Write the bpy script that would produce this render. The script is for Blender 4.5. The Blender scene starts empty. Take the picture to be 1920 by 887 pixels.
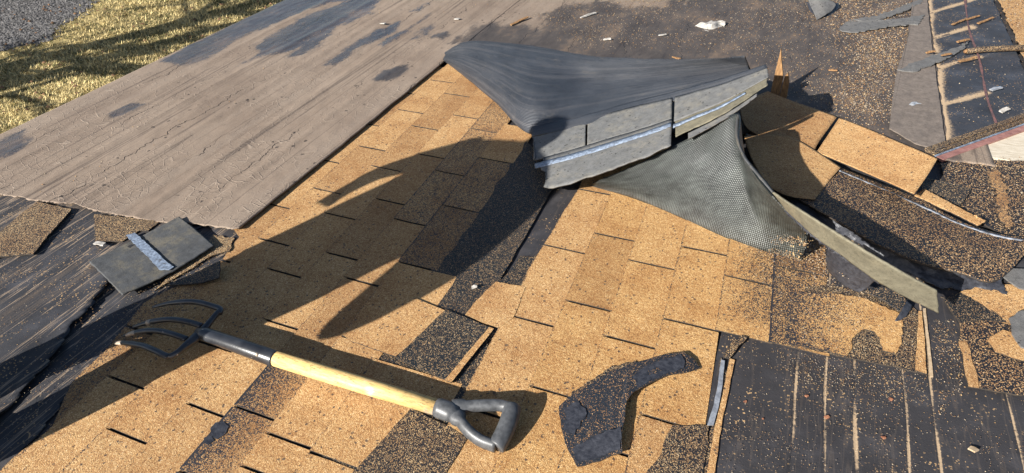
import bpy, bmesh, math, random
import numpy as np
from mathutils import Vector, Matrix, noise, geometry
random.seed(7); rng = np.random.default_rng(7)
C = bpy.context.scene.collection
S = bpy.context.scene

# ------------------------------------------------------------------ camera
F_PX = 1242.0; CAM_H = 1.5
v1 = Vector((628, 944, -F_PX)).normalized()            # eave direction seen from the camera
v2 = Vector((3497, -692, F_PX)).normalized()           # up-slope direction
YR = (v1 - v2 * v1.dot(v2)).normalized(); XR = v2; NR = XR.cross(YR)
ROT = Matrix((XR, YR, NR))                             # camera -> roof frame
cam = bpy.data.cameras.new('camera'); camo = bpy.data.objects.new('camera', cam); C.objects.link(camo)
camo.matrix_world = Matrix.Translation((0, 0, CAM_H)) @ ROT.to_4x4()
cam.sensor_width = 36; cam.lens = 36 * F_PX / 1920; cam.clip_end = 500; cam.clip_start = .05
S.camera = camo
def P(x, y, z=0.0):
    """point at height z over the roof plane that lies on the sight line of photo position x, y"""
    d = ROT @ Vector((x - 960, 443.5 - y, -F_PX)); t = (z - CAM_H) / d.z
    return Vector((0, 0, CAM_H)) + d * t

# ------------------------------------------------------------------ light
AZ, EL = math.radians(25), math.radians(27)            # where shadows fall, from +Y towards +X; sun height
SUNV = Vector((math.sin(AZ) * math.cos(EL), math.cos(AZ) * math.cos(EL), -math.sin(EL)))   # travel of light
W = bpy.data.worlds.new("World"); S.world = W; W.use_nodes = True
nt = W.node_tree; bg = nt.nodes['Background']; sky = nt.nodes.new('ShaderNodeTexSky')
sky.sky_type = 'NISHITA'; sky.sun_disc = False; sky.sun_elevation = EL
sky.sun_rotation = math.radians(180 + 25); sky.air_density = 1.0; sky.dust_density = 1.6; sky.ozone_density = 2.6
nt.links.new(sky.outputs[0], bg.inputs[0]); bg.inputs[1].default_value = .05
sl = bpy.data.lights.new('sun', 'SUN'); sl.energy = 4.8; sl.angle = math.radians(.5); sl.color = (1, .96, .90)
so = bpy.data.objects.new('sun', sl); C.objects.link(so); so.rotation_euler = SUNV.to_track_quat('-Z', 'Y').to_euler()
S.view_settings.view_transform = 'Standard'; S.view_settings.look = 'None'; S.view_settings.gamma = 1
S.view_settings.exposure = 1.3

# ------------------------------------------------------------------ node helper
class G:
    def __init__(s, name):
        s.m = bpy.data.materials.new(name); s.m.use_nodes = True; s.t = s.m.node_tree
        s.b = s.t.nodes['Principled BSDF']; s.out = s.t.nodes['Material Output']
        s.co = s.t.nodes.new('ShaderNodeTexCoord')
    def n(s, typ, **kw):
        nd = s.t.nodes.new(typ)
        for k, v in kw.items(): setattr(nd, k, v)
        return nd
    def l(s, a, b): s.t.links.new(a, b)
    def put(s, sock, v):
        if hasattr(v, 'links'): s.l(v, sock)
        else: sock.default_value = v
    def obj(s): return s.co.outputs['Object']
    def uv(s): return s.co.outputs['UV']
    def scale(s, vec, sc, rot=(0, 0, 0)):
        m = s.n('ShaderNodeMapping'); s.l(vec, m.inputs[0]); m.inputs['Scale'].default_value = sc; m.inputs['Rotation'].default_value = rot
        return m.outputs[0]
    def noise(s, vec, sc, det=3, rough=.55, dist=0, col=False):
        k = s.n('ShaderNodeTexNoise'); s.l(vec, k.inputs['Vector']); k.inputs['Scale'].default_value = sc
        k.inputs['Detail'].default_value = det; k.inputs['Roughness'].default_value = rough; k.inputs['Distortion'].default_value = dist
        return k.outputs['Color' if col else 'Fac']
    def voro(s, vec, sc, feat='F1', out='Distance', rnd=1):
        k = s.n('ShaderNodeTexVoronoi', feature=feat); s.l(vec, k.inputs['Vector']); k.inputs['Scale'].default_value = sc
        k.inputs['Randomness'].default_value = rnd
        return k.outputs[out]
    def sep(s, c, i=0):
        k = s.n('ShaderNodeSeparateColor'); s.l(c, k.inputs[0]); return k.outputs[i]
    def xyz(s, c, i=0):
        k = s.n('ShaderNodeSeparateXYZ'); s.l(c, k.inputs[0]); return k.outputs[i]
    def ramp(s, fac, stops, interp='LINEAR'):
        k = s.n('ShaderNodeValToRGB'); s.l(fac, k.inputs[0]); e = k.color_ramp; e.interpolation = interp
        while len(e.elements) < len(stops): e.elements.new(.5)
        for el, (p, c) in zip(e.elements, stops):
            el.position = p; el.color = (c if len(c) == 4 else (*c, 1)) if hasattr(c, '__len__') else (c, c, c, 1)
        return k.outputs[0]
    def math(s, op, a, b=0.0, c=None):
        k = s.n('ShaderNodeMath', operation=op); s.put(k.inputs[0], a); s.put(k.inputs[1], b)
        if c is not None: s.put(k.inputs[2], c)
        return k.outputs[0]
    def step(s, v, lo, hi, a=0., b=1.):
        k = s.n('ShaderNodeMapRange', interpolation_type='SMOOTHSTEP'); s.put(k.inputs[0], v)
        for i, q in zip((1, 2, 3, 4), (lo, hi, a, b)): k.inputs[i].default_value = q
        return k.outputs[0]
    def mix(s, f, a, b, mode='MIX'):
        k = s.n('ShaderNodeMix', data_type='RGBA', blend_type=mode); s.put(k.inputs[0], f)
        for sk, v in ((k.inputs[6], a), (k.inputs[7], b)):
            if hasattr(v, 'links'): s.l(v, sk)
            else: sk.default_value = (*v, 1) if len(v) == 3 else v
        return k.outputs[2]
    def attr(s, name, out='Fac'):
        k = s.n('ShaderNodeAttribute', attribute_name=name); return k.outputs[out]
    def rnd(s):
        return s.n('ShaderNodeObjectInfo').outputs['Random']
    def bump(s, h, dist=.002, strength=1.0, prev=None):
        k = s.n('ShaderNodeBump'); k.inputs['Distance'].default_value = dist; k.inputs['Strength'].default_value = strength; s.l(h, k.inputs['Height'])
        if prev is not None: s.l(prev, k.inputs['Normal'])
        return k.outputs[0]
    def done(s, col, rough=.8, normal=None, spec=None, metal=None):
        s.put(s.b.inputs['Base Color'], col if hasattr(col, 'links') else (*col, 1)); s.put(s.b.inputs['Roughness'], rough)
        if normal is not None: s.l(normal, s.b.inputs['Normal'])
        if spec is not None: s.put(s.b.inputs['Specular IOR Level'], spec)
        if metal is not None: s.b.inputs['Metallic'].default_value = metal
        return s.m

def granules(name, tint=(1, 1, 1), cover=1.0, gs=1.0, bare=(.022, .022, .027), vary=.34):
    """mineral granules pressed into tar; cover = share of the tar that still holds them"""
    g = G(name); o = g.obj()
    vc = g.sep(g.voro(o, 520 * gs, out='Color'), 0); vd = g.voro(o, 520 * gs)
    big = g.noise(o, 120, 2, .6)
    k = g.math('ADD', g.math('MULTIPLY', vc, .62), g.math('MULTIPLY', big, .55))
    c = g.ramp(k, [(.16, (.12, .068, .034)), (.30, (.27, .150, .068)), (.5, (.39, .225, .092)), (.68, (.47, .30, .135)), (.86, (.60, .43, .22)), (1., (.74, .60, .40))])
    c = g.mix(1.0, c, tuple(a * b for a, b in zip(tint, (1.0, .93, .85))), 'MULTIPLY')
    r = g.rnd()
    c = g.mix(g.math('MULTIPLY', g.step(r, .60, .92), vary), c, g.mix(1.0, c, (.46, .38, .36), 'MULTIPLY'))
    c = g.mix(g.math('MULTIPLY', g.step(r, .38, .05), vary * .7), c, g.mix(1.0, c, (1.10, 1.18, 1.30), 'MULTIPLY'))
    soft = g.noise(o, 5.5, 6, .72)
    c = g.mix(g.step(soft, .40, .68, 0, .62), c, g.mix(1.0, c, (.66, .53, .43), 'MULTIPLY'))
    c = g.mix(g.step(g.noise(g.scale(o, (3, 9, 1)), 2.2, 6, .75), .57, .75, 0, .6), c, g.mix(1.0, c, (.50, .40, .33), 'MULTIPLY'))
    c = g.mix(g.step(g.noise(o, 3.1, 5, .7), .52, .72, 0, .5), c, g.mix(1.0, c, (1.22, 1.26, 1.30), 'MULTIPLY'))
    # granules lost: single ones everywhere, whole patches where 'stain' is high
    st = g.attr('stain')
    lost_n = g.math('ADD', g.math('MULTIPLY', g.sep(g.voro(o, 400 if cover >= 1 else 560 * gs, out='Color'), 1), .7), g.math('MULTIPLY', g.noise(o, 60 if cover >= 1 else 110, 4, .7), .6))
    edge = g.math('SUBTRACT', 1.30 if cover >= 1 else .28 + cover * .8, g.math('MULTIPLY', st, .62))
    lost = g.step(g.math('SUBTRACT', lost_n, edge), -.22, -.14) if cover >= 1 else g.step(g.math('SUBTRACT', lost_n, edge), -.05, .03)
    rare = g.step(g.sep(g.voro(o, 160, out='Color'), 2), .975, .985)
    lost = g.math('MAXIMUM', lost, g.math('MULTIPLY', rare, .75))
    c = g.mix(lost, c, bare)
    h = g.math('ADD', g.math('MULTIPLY', vd, -.5), g.math('MULTIPLY', big, .6))
    nrm = g.bump(h, .0026, .9)
    nrm = g.bump(g.noise(o, 18, 3), .006, .35, nrm)
    return g.done(c, g.math('SUBTRACT', .88, g.math('MULTIPLY', lost, .3)), nrm, .35)

M = {}
M['tab'] = granules('tan_granules')
M['tab_yellow'] = granules('yellow_tan_granules', (1.0, .98, .90), vary=.4)
M['headlap'] = granules('tar_with_sparse_granules', (.92, 1.05, 1.30), cover=.17, bare=(.010, .013, .016))
M['headlap_coarse'] = granules('tar_with_coarse_granules', (1.05, 1.12, 1.25), cover=.27, gs=.6, bare=(.012, .012, .015))
M['tar_grit'] = granules('tar_with_few_granules', (.9, .85, .85), cover=.115, bare=(.014, .018, .025))
M['headlap_thick'] = granules('tar_with_thick_granules', (.92, 1.03, 1.22), cover=.27, bare=(.012, .012, .015))

def mk_felt():
    g = G('cracked_brown_felt'); o = g.obj()
    warp = g.mix(.045, o, g.noise(o, 9, 3, .6, col=True))
    st = g.attr('stain')
    e1 = g.voro(g.scale(warp, (17, 24, 1)), 1, 'DISTANCE_TO_EDGE'); e2 = g.voro(g.scale(warp, (48, 80, 1)), 1, 'DISTANCE_TO_EDGE')
    area = g.math('MULTIPLY', g.step(g.noise(g.scale(o, (2.4, .7, 1)), 1.6, 4), .38, .58), g.step(g.xyz(o, 1), 5.0, 2.0, .15, 1.0))
    l1 = g.step(e1, .0, .045, 1, 0); l2 = g.step(e2, .0, .07, 1, 0)
    pale = g.math('MULTIPLY', g.math('MAXIMUM', l1, g.math('MULTIPLY', l2, .25)), area)
    streak = g.noise(g.scale(o, (34, 1.3, 1)), 1, 4, .6)
    fine = g.noise(o, 260, 2)
    c = g.ramp(g.noise(o, 2.2, 4, .6), [(.3, (.172, .126, .093)), (.5, (.218, .164, .121)), (.7, (.26, .20, .150))])
    c = g.mix(g.step(streak, .48, .74, 0, .22), c, (.13, .092, .068))
    seam = g.noise(g.scale(o, (9, .10, 1)), 1, 2, .5)
    c = g.mix(g.step(g.math('ABSOLUTE', g.math('SUBTRACT', seam, .5)), .0, .012, .75, 0), c, (.075, .055, .045))
    c = g.mix(g.step(seam, .52, .66, 0, .18), c, (.30, .245, .195))
    c = g.mix(g.step(g.noise(o, 140, 4, .7), .45, .7, 0, .35), c, (.30, .25, .20))
    c = g.mix(g.step(g.noise(g.scale(o, (90, 9, 1)), 1, 3, .65), .62, .70, 0, .45), c, (.09, .066, .055))
    c = g.mix(g.math('MULTIPLY', pale, .30), c, (.42, .345, .27))  # crack ridges painted paler, as if catching the light
    dk = g.math('MULTIPLY', g.step(g.math('ABSOLUTE', g.math('SUBTRACT', e1, .06)), .0, .035, .8, 0), area)
    c = g.mix(g.math('MULTIPLY', dk, .4), c, (.09, .065, .05))
    # long dark splits running with the sheet
    sx = g.math('ADD', g.math('MULTIPLY', g.xyz(o, 0), 3.1), g.math('MULTIPLY', g.noise(g.scale(o, (.6, 3.2, 1)), 1.6, 5, .62), .62))
    spl = g.step(g.math('ABSOLUTE', g.math('SUBTRACT', g.math('FRACT', sx), .5)), .0, .014, 1, 0)
    gate = g.step(g.noise(g.scale(o, (3, 1.1, 1)), 1.5, 2), .50, .58)
    spl = g.math('MULTIPLY', spl, g.math('MAXIMUM', gate, .25))
    c = g.mix(spl, c, (.028, .022, .02))
    c = g.mix(g.step(fine, .35, .62, .30, 0), c, (.09, .07, .058))
    sp = g.math('MULTIPLY', g.step(g.sep(g.voro(o, 75, out='Color'), 0), .985, .99), g.step(g.noise(o, 3, 3), .5, .6))
    c = g.mix(sp, c, (.045, .035, .03))
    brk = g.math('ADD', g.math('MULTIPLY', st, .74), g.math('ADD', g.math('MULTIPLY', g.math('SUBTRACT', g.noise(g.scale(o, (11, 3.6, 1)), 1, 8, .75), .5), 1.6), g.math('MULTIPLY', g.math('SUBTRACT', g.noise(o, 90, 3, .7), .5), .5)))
    wet = g.math('MULTIPLY', g.step(brk, .22, .52), g.step(st, .02, .35))  # wet patches, with branch shade painted in by the same mask
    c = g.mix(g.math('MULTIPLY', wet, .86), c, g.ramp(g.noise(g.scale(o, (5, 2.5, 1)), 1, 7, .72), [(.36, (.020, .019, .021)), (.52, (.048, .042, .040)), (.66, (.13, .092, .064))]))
    h = g.math('SUBTRACT', g.math('MULTIPLY', pale, .8), g.math('MULTIPLY', spl, 2.0))
    nrm = g.bump(h, .0026, .7); nrm = g.bump(g.noise(g.scale(o, (30, 22, 1)), 1, 5), .004, .4, nrm); nrm = g.bump(fine, .0012, .6, nrm)
    return g.done(c, g.math('SUBTRACT', .85, g.math('MULTIPLY', wet, g.step(g.xyz(o, 0), -1.9, -2.4, .2, .74))), nrm, g.math('ADD', .3, g.math('MULTIPLY', wet, g.step(g.xyz(o, 0), -1.9, -2.4, 0, .6))))
M['felt'] = mk_felt()

def mk_under(name, base, dustcol, dust=.5, stretch=(40, 1.5, 1), rough=.5):
    g = G(name); o = g.obj()
    c = g.ramp(g.noise(o, 7, 5, .65), [(.3, tuple(v * .65 for v in base)), (.55, base), (.75, tuple(v * 1.7 for v in base))])
    ln = g.noise(g.scale(o, stretch), 1, 4, .6)
    c = g.mix(g.step(g.math('ABSOLUTE', g.math('SUBTRACT', ln, .5)), .0, .014, dust, 0), c, dustcol)
    c = g.mix(g.step(ln, .52, .72, 0, dust * .6), c, tuple(v * .5 for v in dustcol))
    c = g.mix(g.step(g.noise(o, 3.0, 5, .7), .55, .8, 0, dust * .8), c, tuple(v * .55 for v in dustcol))
    sp = g.step(g.sep(g.voro(o, 260, out='Color'), 0), .955, .965)
    pt = g.step(g.noise(o, 6, 3), .45, .65)
    c = g.mix(g.math('MULTIPLY', sp, pt), c, (.42, .27, .13))
    st = g.attr('stain')
    c = g.mix(g.step(g.math('ADD', st, g.math('MULTIPLY', g.math('SUBTRACT', g.noise(o, 90, 4, .7), .5), .9)), .35, .75, 0, .9), c, (.40, .29, .18))
    nrm = g.bump(ln, .004, .5); nrm = g.bump(g.noise(o, 160, 3), .0015, .5, nrm)
    return g.done(c, g.math('ADD', rough, g.math('MULTIPLY', g.noise(o, 5, 3), .3)), nrm, .3)
M['under'] = mk_under('black_underlayment', (.034, .032, .034), (.30, .22, .15), .07, (9, .8, 1))
M['under_left'] = mk_under('dusty_black_underlayment', (.036, .036, .040), (.42, .31, .21), .62, (21, .7, 1))
M['under_far'] = mk_under('blue_black_underlayment', (.034, .037, .045), (.42, .27, .12), .03, (5, 3, 1), .5)

def mk_membrane():
    g = G('woven_blue_black_membrane'); u = g.uv()
    c = g.ramp(g.noise(u, 6, 4, .6), [(.3, (.026, .030, .038)), (.6, (.047, .052, .062)), (.8, (.08, .082, .088))])
    ux = g.xyz(u, 0); uy = g.xyz(u, 1)
    wv = g.math('MULTIPLY', g.math('SINE', g.math('MULTIPLY', ux, 900)), g.math('SINE', g.math('MULTIPLY', uy, 900)))
    ln = g.math('SINE', g.math('MULTIPLY', uy, 620))
    band = g.noise(g.scale(u, (1.2, 22, 1)), 1, 3)
    c = g.mix(g.step(band, .45, .68, 0, .5), c, (.115, .110, .112))
    c = g.mix(g.step(ln, -.2, .8, 0, .7), c, (.018, .020, .025))
    c = g.mix(g.step(g.noise(u, 85, 5, .7), .66, .72, 0, .8), c, (.02, .02, .02))
    c = g.mix(g.step(g.noise(u, 7, 6, .75), .55, .75, 0, .3), c, (.17, .15, .125))
    nrm = g.bump(wv, .0009, .55); nrm = g.bump(ln, .0012, .7, nrm); nrm = g.bump(band, .007, .35, nrm); nrm = g.bump(g.noise(u, 16, 4), .006, .35, nrm)
    return g.done(c, g.math('ADD', .36, g.math('MULTIPLY', g.noise(u, 14, 3), .25)), nrm, .45)
M['membrane'] = mk_membrane()

def mk_weave():
    g = G('glossy_black_weave'); u = g.uv()
    ux = g.xyz(u, 0); uy = g.xyz(u, 1)
    a = g.math('ABSOLUTE', g.math('SINE', g.math('MULTIPLY', ux, 450))); b = g.math('ABSOLUTE', g.math('SINE', g.math('MULTIPLY', uy, 450)))
    cell = g.math('MULTIPLY', a, b)
    c = g.mix(g.step(cell, .18, .55), (.004, .006, .005), g.ramp(g.noise(u, 14, 5, .7), [(.35, (.028, .030, .027)), (.65, (.105, .115, .105))]))
    st = g.attr('stain')
    grain = g.math('ADD', g.math('MULTIPLY', g.sep(g.voro(u, 240, out='Color'), 0), .6), g.math('MULTIPLY', g.noise(u, 30, 4, .7), .5))
    hit = g.step(g.math('ADD', grain, g.math('MULTIPLY', st, .55)), 1.02, 1.08)
    c = g.mix(hit, c, g.ramp(g.sep(g.voro(u, 240, out='Color'), 1), [(0, (.12, .06, .025)), (.5, (.42, .24, .09)), (1, (.7, .5, .25))]))
    nrm = g.bump(cell, .0016, 1.0); nrm = g.bump(g.noise(u, 40, 4), .003, .35, nrm)
    c = g.mix(g.step(g.noise(u, 5, 5, .7), .5, .7, 0, .6), c, (.012, .012, .010))
    return g.done(c, g.math('ADD', .40, g.math('MULTIPLY', hit, .4)), nrm, .7)
M['weave'] = mk_weave()

def mk_back(name, base, mott, k=.6):
    g = G(name); o = g.obj()
    c = g.ramp(g.noise(o, 30, 5, .7), [(.3, tuple(v * .7 for v in base)), (.55, base), (.8, tuple(v * 1.3 for v in base))])
    c = g.mix(g.step(g.noise(o, 11, 8, .78), .46, .66, 0, k), c, mott)
    c = g.mix(g.step(g.noise(o, 220, 2), .55, .75, 0, .5), c, tuple(v * .45 for v in base))
    if k < .58: c = g.mix(g.step(g.sep(g.voro(o, 150, out='Color'), 0), .988, .993), c, (.03, .028, .027))
    c = g.mix(g.step(g.noise(o, 75, 6, .75), .52, .66, 0, .55), c, tuple(v * .4 for v in base))
    nrm = g.bump(g.noise(o, 240, 3), .0014, .8); nrm = g.bump(g.noise(o, 20, 4), .005, .4, nrm)
    return g.done(c, .75, nrm, .35)
M['back'] = mk_back('grey_tan_shingle_back', (.125, .125, .122), (.21, .19, .15), .5)
M['back_tan'] = mk_back('tan_weathered_shingle_back', (.135, .122, .085), (.20, .175, .115), .6)
M['back_dark'] = mk_back('dark_shingle_back', (.062, .064, .066), (.135, .118, .085), .7)
M['felt_plain'] = mk_back('plain_brown_felt', (.165, .135, .112), (.09, .075, .066), .6)
M['grey_scrap'] = mk_back('grey_felt_scrap', (.115, .112, .108), (.17, .16, .145), .5)

def mk_seal():
    g = G('pale_sealant_film'); o = g.obj()
    c = g.ramp(g.noise(o, 70, 6, .8), [(.36, (.085, .088, .092)), (.46, (.12, .145, .19)), (.57, (.21, .26, .335)), (.72, (.40, .44, .50))])
    return g.done(c, .35, g.bump(g.noise(o, 90, 3), .001, .5), .6)
M['seal'] = mk_seal()
def mk_simple(name, a, b, sc=40, rough=.6, stretch=(1, 1, 1), metal=None, bump=.001, spec=.5):
    g = G(name); o = g.scale(g.obj(), stretch); n = g.noise(o, sc, 5, .6)
    return g.done(g.ramp(n, [(.35, a), (.68, b)]), rough, g.bump(n, bump, .6), spec, metal)
M['seal_dull'] = mk_simple('dirty_sealant_band', (.05, .05, .052), (.34, .36, .40), 45, .7)
M['tar'] = mk_simple('torn_tar', (.016, .017, .022), (.045, .047, .056), 70, .42, bump=.004)
M['wood_raw'] = mk_simple('split_wood', (.11, .055, .022), (.36, .20, .08), 30, .8, (8, 1, 1))
M['rake_metal'] = mk_simple('faded_red_brown_metal', (.19, .085, .07), (.32, .16, .13), 30, .5)
M['cream_board'] = mk_simple('weathered_cream_board', (.40, .34, .25), (.56, .50, .40), 25, .7, (1, 6, 1))
M['dust_tan'] = mk_simple('tan_dust_line', (.30, .21, .12), (.46, .35, .23), 90, .9)
M['lead'] = mk_simple('crumpled_foil', (.30, .31, .33), (.62, .64, .66), 60, .3, metal=.6)
M['paper'] = mk_simple('scrap_paper', (.20, .185, .16), (.48, .45, .41), 55, .7)
M['edge'] = mk_simple('tarred_cut_edge', (.014, .012, .011), (.05, .035, .022), 120, .8)
M['rust'] = mk_simple('rusty_nail_head', (.10, .035, .018), (.34, .15, .075), 160, .8)
M['plastic'] = mk_simple('scuffed_black_plastic', (.040, .042, .045), (.085, .088, .092), 60, .42, bump=.0008)
M['bare_steel'] = mk_simple('bare_worn_steel', (.34, .27, .20), (.52, .42, .32), 90, .5, metal=.3)
M['wall'] = mk_simple('painted_siding', (.50, .47, .42), (.58, .55, .50), 10, .7)
M['bark'] = mk_simple('grey_bark', (.07, .055, .04), (.15, .12, .09), 12, .9, (1, 1, .2), bump=.02)
M['skin'] = mk_simple('skin', (.42, .25, .18), (.48, .29, .21), 20, .55)
M['jacket'] = mk_simple('navy_jacket_cloth', (.03, .035, .06), (.045, .05, .08), 40, .85)
M['hair'] = mk_simple('dark_hair', (.02, .014, .01), (.05, .035, .025), 80, .6)
def mk_shaft():
    g = G('varnished_ash_wood'); o = g.obj(); l = g.scale(o, (1, 1, 1))
    n = g.noise(g.scale(o, (6, 40, 40), (0, 0, .25)), 3, 4, .6)
    c = g.ramp(n, [(.3, (.54, .35, .12)), (.6, (.68, .47, .19)), (.8, (.74, .56, .29))])
    c = g.mix(g.step(g.noise(o, 50, 4, .7), .60, .68, 0, .7), c, (.16, .09, .045))
    c = g.mix(g.step(g.noise(g.scale(o, (4, 30, 30), (0, 0, .25)), 6, 5, .7), .50, .62, 0, .6), c, (.36, .22, .085))
    c = g.mix(g.step(g.noise(o, 16, 5, .7), .55, .72, 0, .5), c, (.30, .22, .14))
    c = g.mix(g.step(g.noise(o, 9, 3), .60, .70, 0, .7), c, (.50, .42, .36))
    c = g.mix(g.step(g.noise(g.scale(o, (3, 14, 14), (0, 0, .25)), 14, 4, .7), .56, .62, 0, .75), c, (.22, .135, .06))
    return g.done(c, .58, g.bump(n, .0006, .5), .35)
M['shaft'] = mk_shaft()
def mk_paint():
    g = G('chipped_black_paint'); o = g.obj()
    chip = g.step(g.noise(o, 55, 5, .75), .655, .675)
    c = g.mix(chip, g.ramp(g.noise(o, 20, 4), [(.4, (.014, .015, .018)), (.7, (.035, .038, .044))]), (.50, .42, .33))
    return g.done(c, g.math('ADD', .30, g.math('MULTIPLY', chip, .3)), g.bump(g.noise(o, 200, 2), .0005, .5), .6)
M['paint'] = mk_paint()
def mk_lawn():
    g = G('winter_lawn_soil'); o = g.obj()
    c = g.ramp(g.noise(o, 2.4, 6, .65), [(.35, (.09, .075, .03)), (.5, (.26, .20, .085)), (.65, (.42, .33, .14))])
    return g.done(c, .95, g.bump(g.noise(o, 30, 4), .03, .8), .2)
M['lawn'] = mk_lawn()
def mk_colattr(name, rough=.9):
    g = G(name); return g.done(g.attr('col', 'Color'), rough, None, .25)
M['blade'] = mk_colattr('grass_blades'); M['grain'] = mk_colattr('loose_granules', .85); M['stone'] = mk_colattr('gravel_stones', .8)
M['soil'] = mk_simple('frosty_grey_soil', (.06, .056, .05), (.22, .21, .20), 9, .85, bump=.04)

# ------------------------------------------------------------------ mesh helpers
def tag(o, label=None, cat=None, group=None, kind=None):
    for k, v in (('label', label), ('category', cat), ('group', group), ('kind', kind)):
        if v: o[k] = v
    return o
def link(name, me, mat, parent=None, smooth=False):
    if mat is not None and not me.materials: me.materials.append(mat)
    o = bpy.data.objects.new(name, me); C.objects.link(o)
    if parent is not None:
        o.parent = parent; o.matrix_parent_inverse = Matrix.Translation(-parent.location)
    if smooth:
        for p in me.polygons: p.use_smooth = True
    return o
def thing(name, loc, label, cat, group=None):
    o = bpy.data.objects.new(name, None); C.objects.link(o); o.location = loc; o.empty_display_size = .1
    return tag(o, label, cat, group)
def stain_attr(me, vals):
    a = me.attributes.new('stain', 'FLOAT', 'POINT'); a.data.foreach_set('value', np.asarray(vals, dtype=np.float32))
def rough_outline(pts, amp, stepl=.02, keep=True):
    """closed outline of 3-D points, subdivided and made uneven"""
    out = []; n = len(pts)
    for i in range(n):
        a, b = pts[i], pts[(i + 1) % n]; L = (b - a).length; k = max(1, min(14, int(L / stepl)))
        d = (b - a).normalized() if L > 0 else Vector((1, 0, 0)); nn = Vector((-d.y, d.x, 0))
        for j in range(k):
            p = a.lerp(b, j / k)
            if j or not keep: p = p + nn * random.uniform(-amp, amp)
            out.append(p)
    return out
def slab(name, pts, mat, parent=None, thick=.004, amp=.0025, stepl=.025, stain=None, zoff=0.0):
    """torn flat or bent piece: outline as photo sight points (x, y, z), given real thickness"""
    w = [p if isinstance(p, Vector) else P(*p) for p in pts]
    w = [p + Vector((0, 0, zoff)) for p in w]
    w = rough_outline(w, amp, stepl) if amp else w
    tri = geometry.tessellate_polygon([w]); n = len(w)
    area = sum(w[i].x * w[(i + 1) % n].y - w[(i + 1) % n].x * w[i].y for i in range(n))
    if area < 0:
        w = w[::-1]; tri = geometry.tessellate_polygon([w])
    vs = w + [p - Vector((0, 0, thick)) for p in w]; fs = []
    for t in tri:
        a, b, c = t
        if (w[b] - w[a]).cross(w[c] - w[a]).z < 0: a, b, c = c, b, a
        fs.append((a, b, c)); fs.append((c + n, b + n, a + n))
    for i in range(n):
        j = (i + 1) % n; fs.append((i, i + n, j + n, j))
    me = bpy.data.meshes.new(name); me.from_pydata([tuple(v) for v in vs], [], fs); me.update()
    if stain is not None: stain_attr(me, [stain(v) if callable(stain) else stain for v in vs])
    o = link(name, me, mat, parent)
    if mat.name.startswith(('tan_gran', 'yellow', 'tar_with')):
        me.materials.append(M['edge'])
        for p in me.polygons:
            if len(p.vertices) == 4: p.material_index = 1
    return o
def cr(p0, p1, p2, p3, t):
    return .5 * ((2 * p1) + (-p0 + p2) * t + (2 * p0 - 5 * p1 + 4 * p2 - p3) * t * t + (-p0 + 3 * p1 - 3 * p2 + p3) * t ** 3)
def spline(pts, n):
    out = []; m = len(pts) - 1
    for i in range(n + 1):
        u = i / n * m; k = min(int(u), m - 1); t = u - k
        out.append(cr(pts[max(k - 1, 0)], pts[k], pts[k + 1], pts[min(k + 2, m)], t))
    return out
def loft(name, cols, mat, parent=None, nu=40, nv=16, thick=.004, smooth=True, jag=(0, 0, 0, 0), bumpy=0, stain=None, udir=None, bf=9):
    """bent sheet through columns of (photo x, photo y, height) points"""
    cc = [spline([p if isinstance(p, Vector) else P(*p) for p in c], nv) for c in cols]
    rows = [spline([c[j] for c in cc], nu) for j in range(nv + 1)]      # rows[j][i]
    for j in range(nv + 1):
        for i in range(nu + 1):
            p = rows[j][i]
            if bumpy: p = p + Vector((0, 0, bumpy * (noise.noise(p * bf) + .5 * noise.noise(p * bf * 3))))
            rows[j][i] = p
    def push(i, j, inner, a): rows[j][i] = rows[j][i] + (rows[inner[1]][inner[0]] - rows[j][i]).normalized() * a * random.random()
    for i in range(nu + 1):
        if jag[0]: push(i, 0, (i, 1), jag[0])
        if jag[1]: push(i, nv, (i, nv - 1), jag[1])
    for j in range(nv + 1):
        if jag[2]: push(0, j, (1, j), jag[2])
        if jag[3]: push(nu, j, (nu - 1, j), jag[3])
    W_ = nu + 1; vs = [rows[j][i] for j in range(nv + 1) for i in range(W_)]
    us = []; 
    for j in range(nv + 1):
        acc = 0
        for i in range(W_):
            if i: acc += (rows[nv // 2][i] - rows[nv // 2][i - 1]).length
            us.append(rows[j][i].dot(udir) if udir else acc)
    vv = []; accs = [0]
    for j in range(1, nv + 1): accs.append(accs[-1] + (rows[j][nu // 2] - rows[j - 1][nu // 2]).length)
    for j in range(nv + 1): vv += [accs[j]] * W_
    fs = [(j * W_ + i, j * W_ + i + 1, (j + 1) * W_ + i + 1, (j + 1) * W_ + i) for j in range(nv) for i in range(nu)]
    me = bpy.data.meshes.new(name); me.from_pydata([tuple(v) for v in vs], [], fs)
    uvl = me.uv_layers.new(name='UVMap')
    for lp in me.loops: uvl.data[lp.index].uv = (us[lp.vertex_index], vv[lp.vertex_index])
    if stain is not None: stain_attr(me, [stain(k % W_ / nu, k // W_ / nv) for k in range(len(vs))])
    bm = bmesh.new(); bm.from_mesh(me); bm.normal_update()
    if sum(f.normal.z for f in bm.faces) < 0: bmesh.ops.reverse_faces(bm, faces=bm.faces)
    bm.to_mesh(me); bm.free()
    o = link(name, me, mat, parent, smooth)
    if thick:
        md = o.modifiers.new('solid', 'SOLIDIFY'); md.thickness = thick; md.offset = -1
        if mat.name.startswith(('tan_gran', 'yellow', 'tar_with', 'grey_tan', 'woven')): me.materials.append(M['edge']); md.material_offset_rim = 1
    return o
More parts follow.
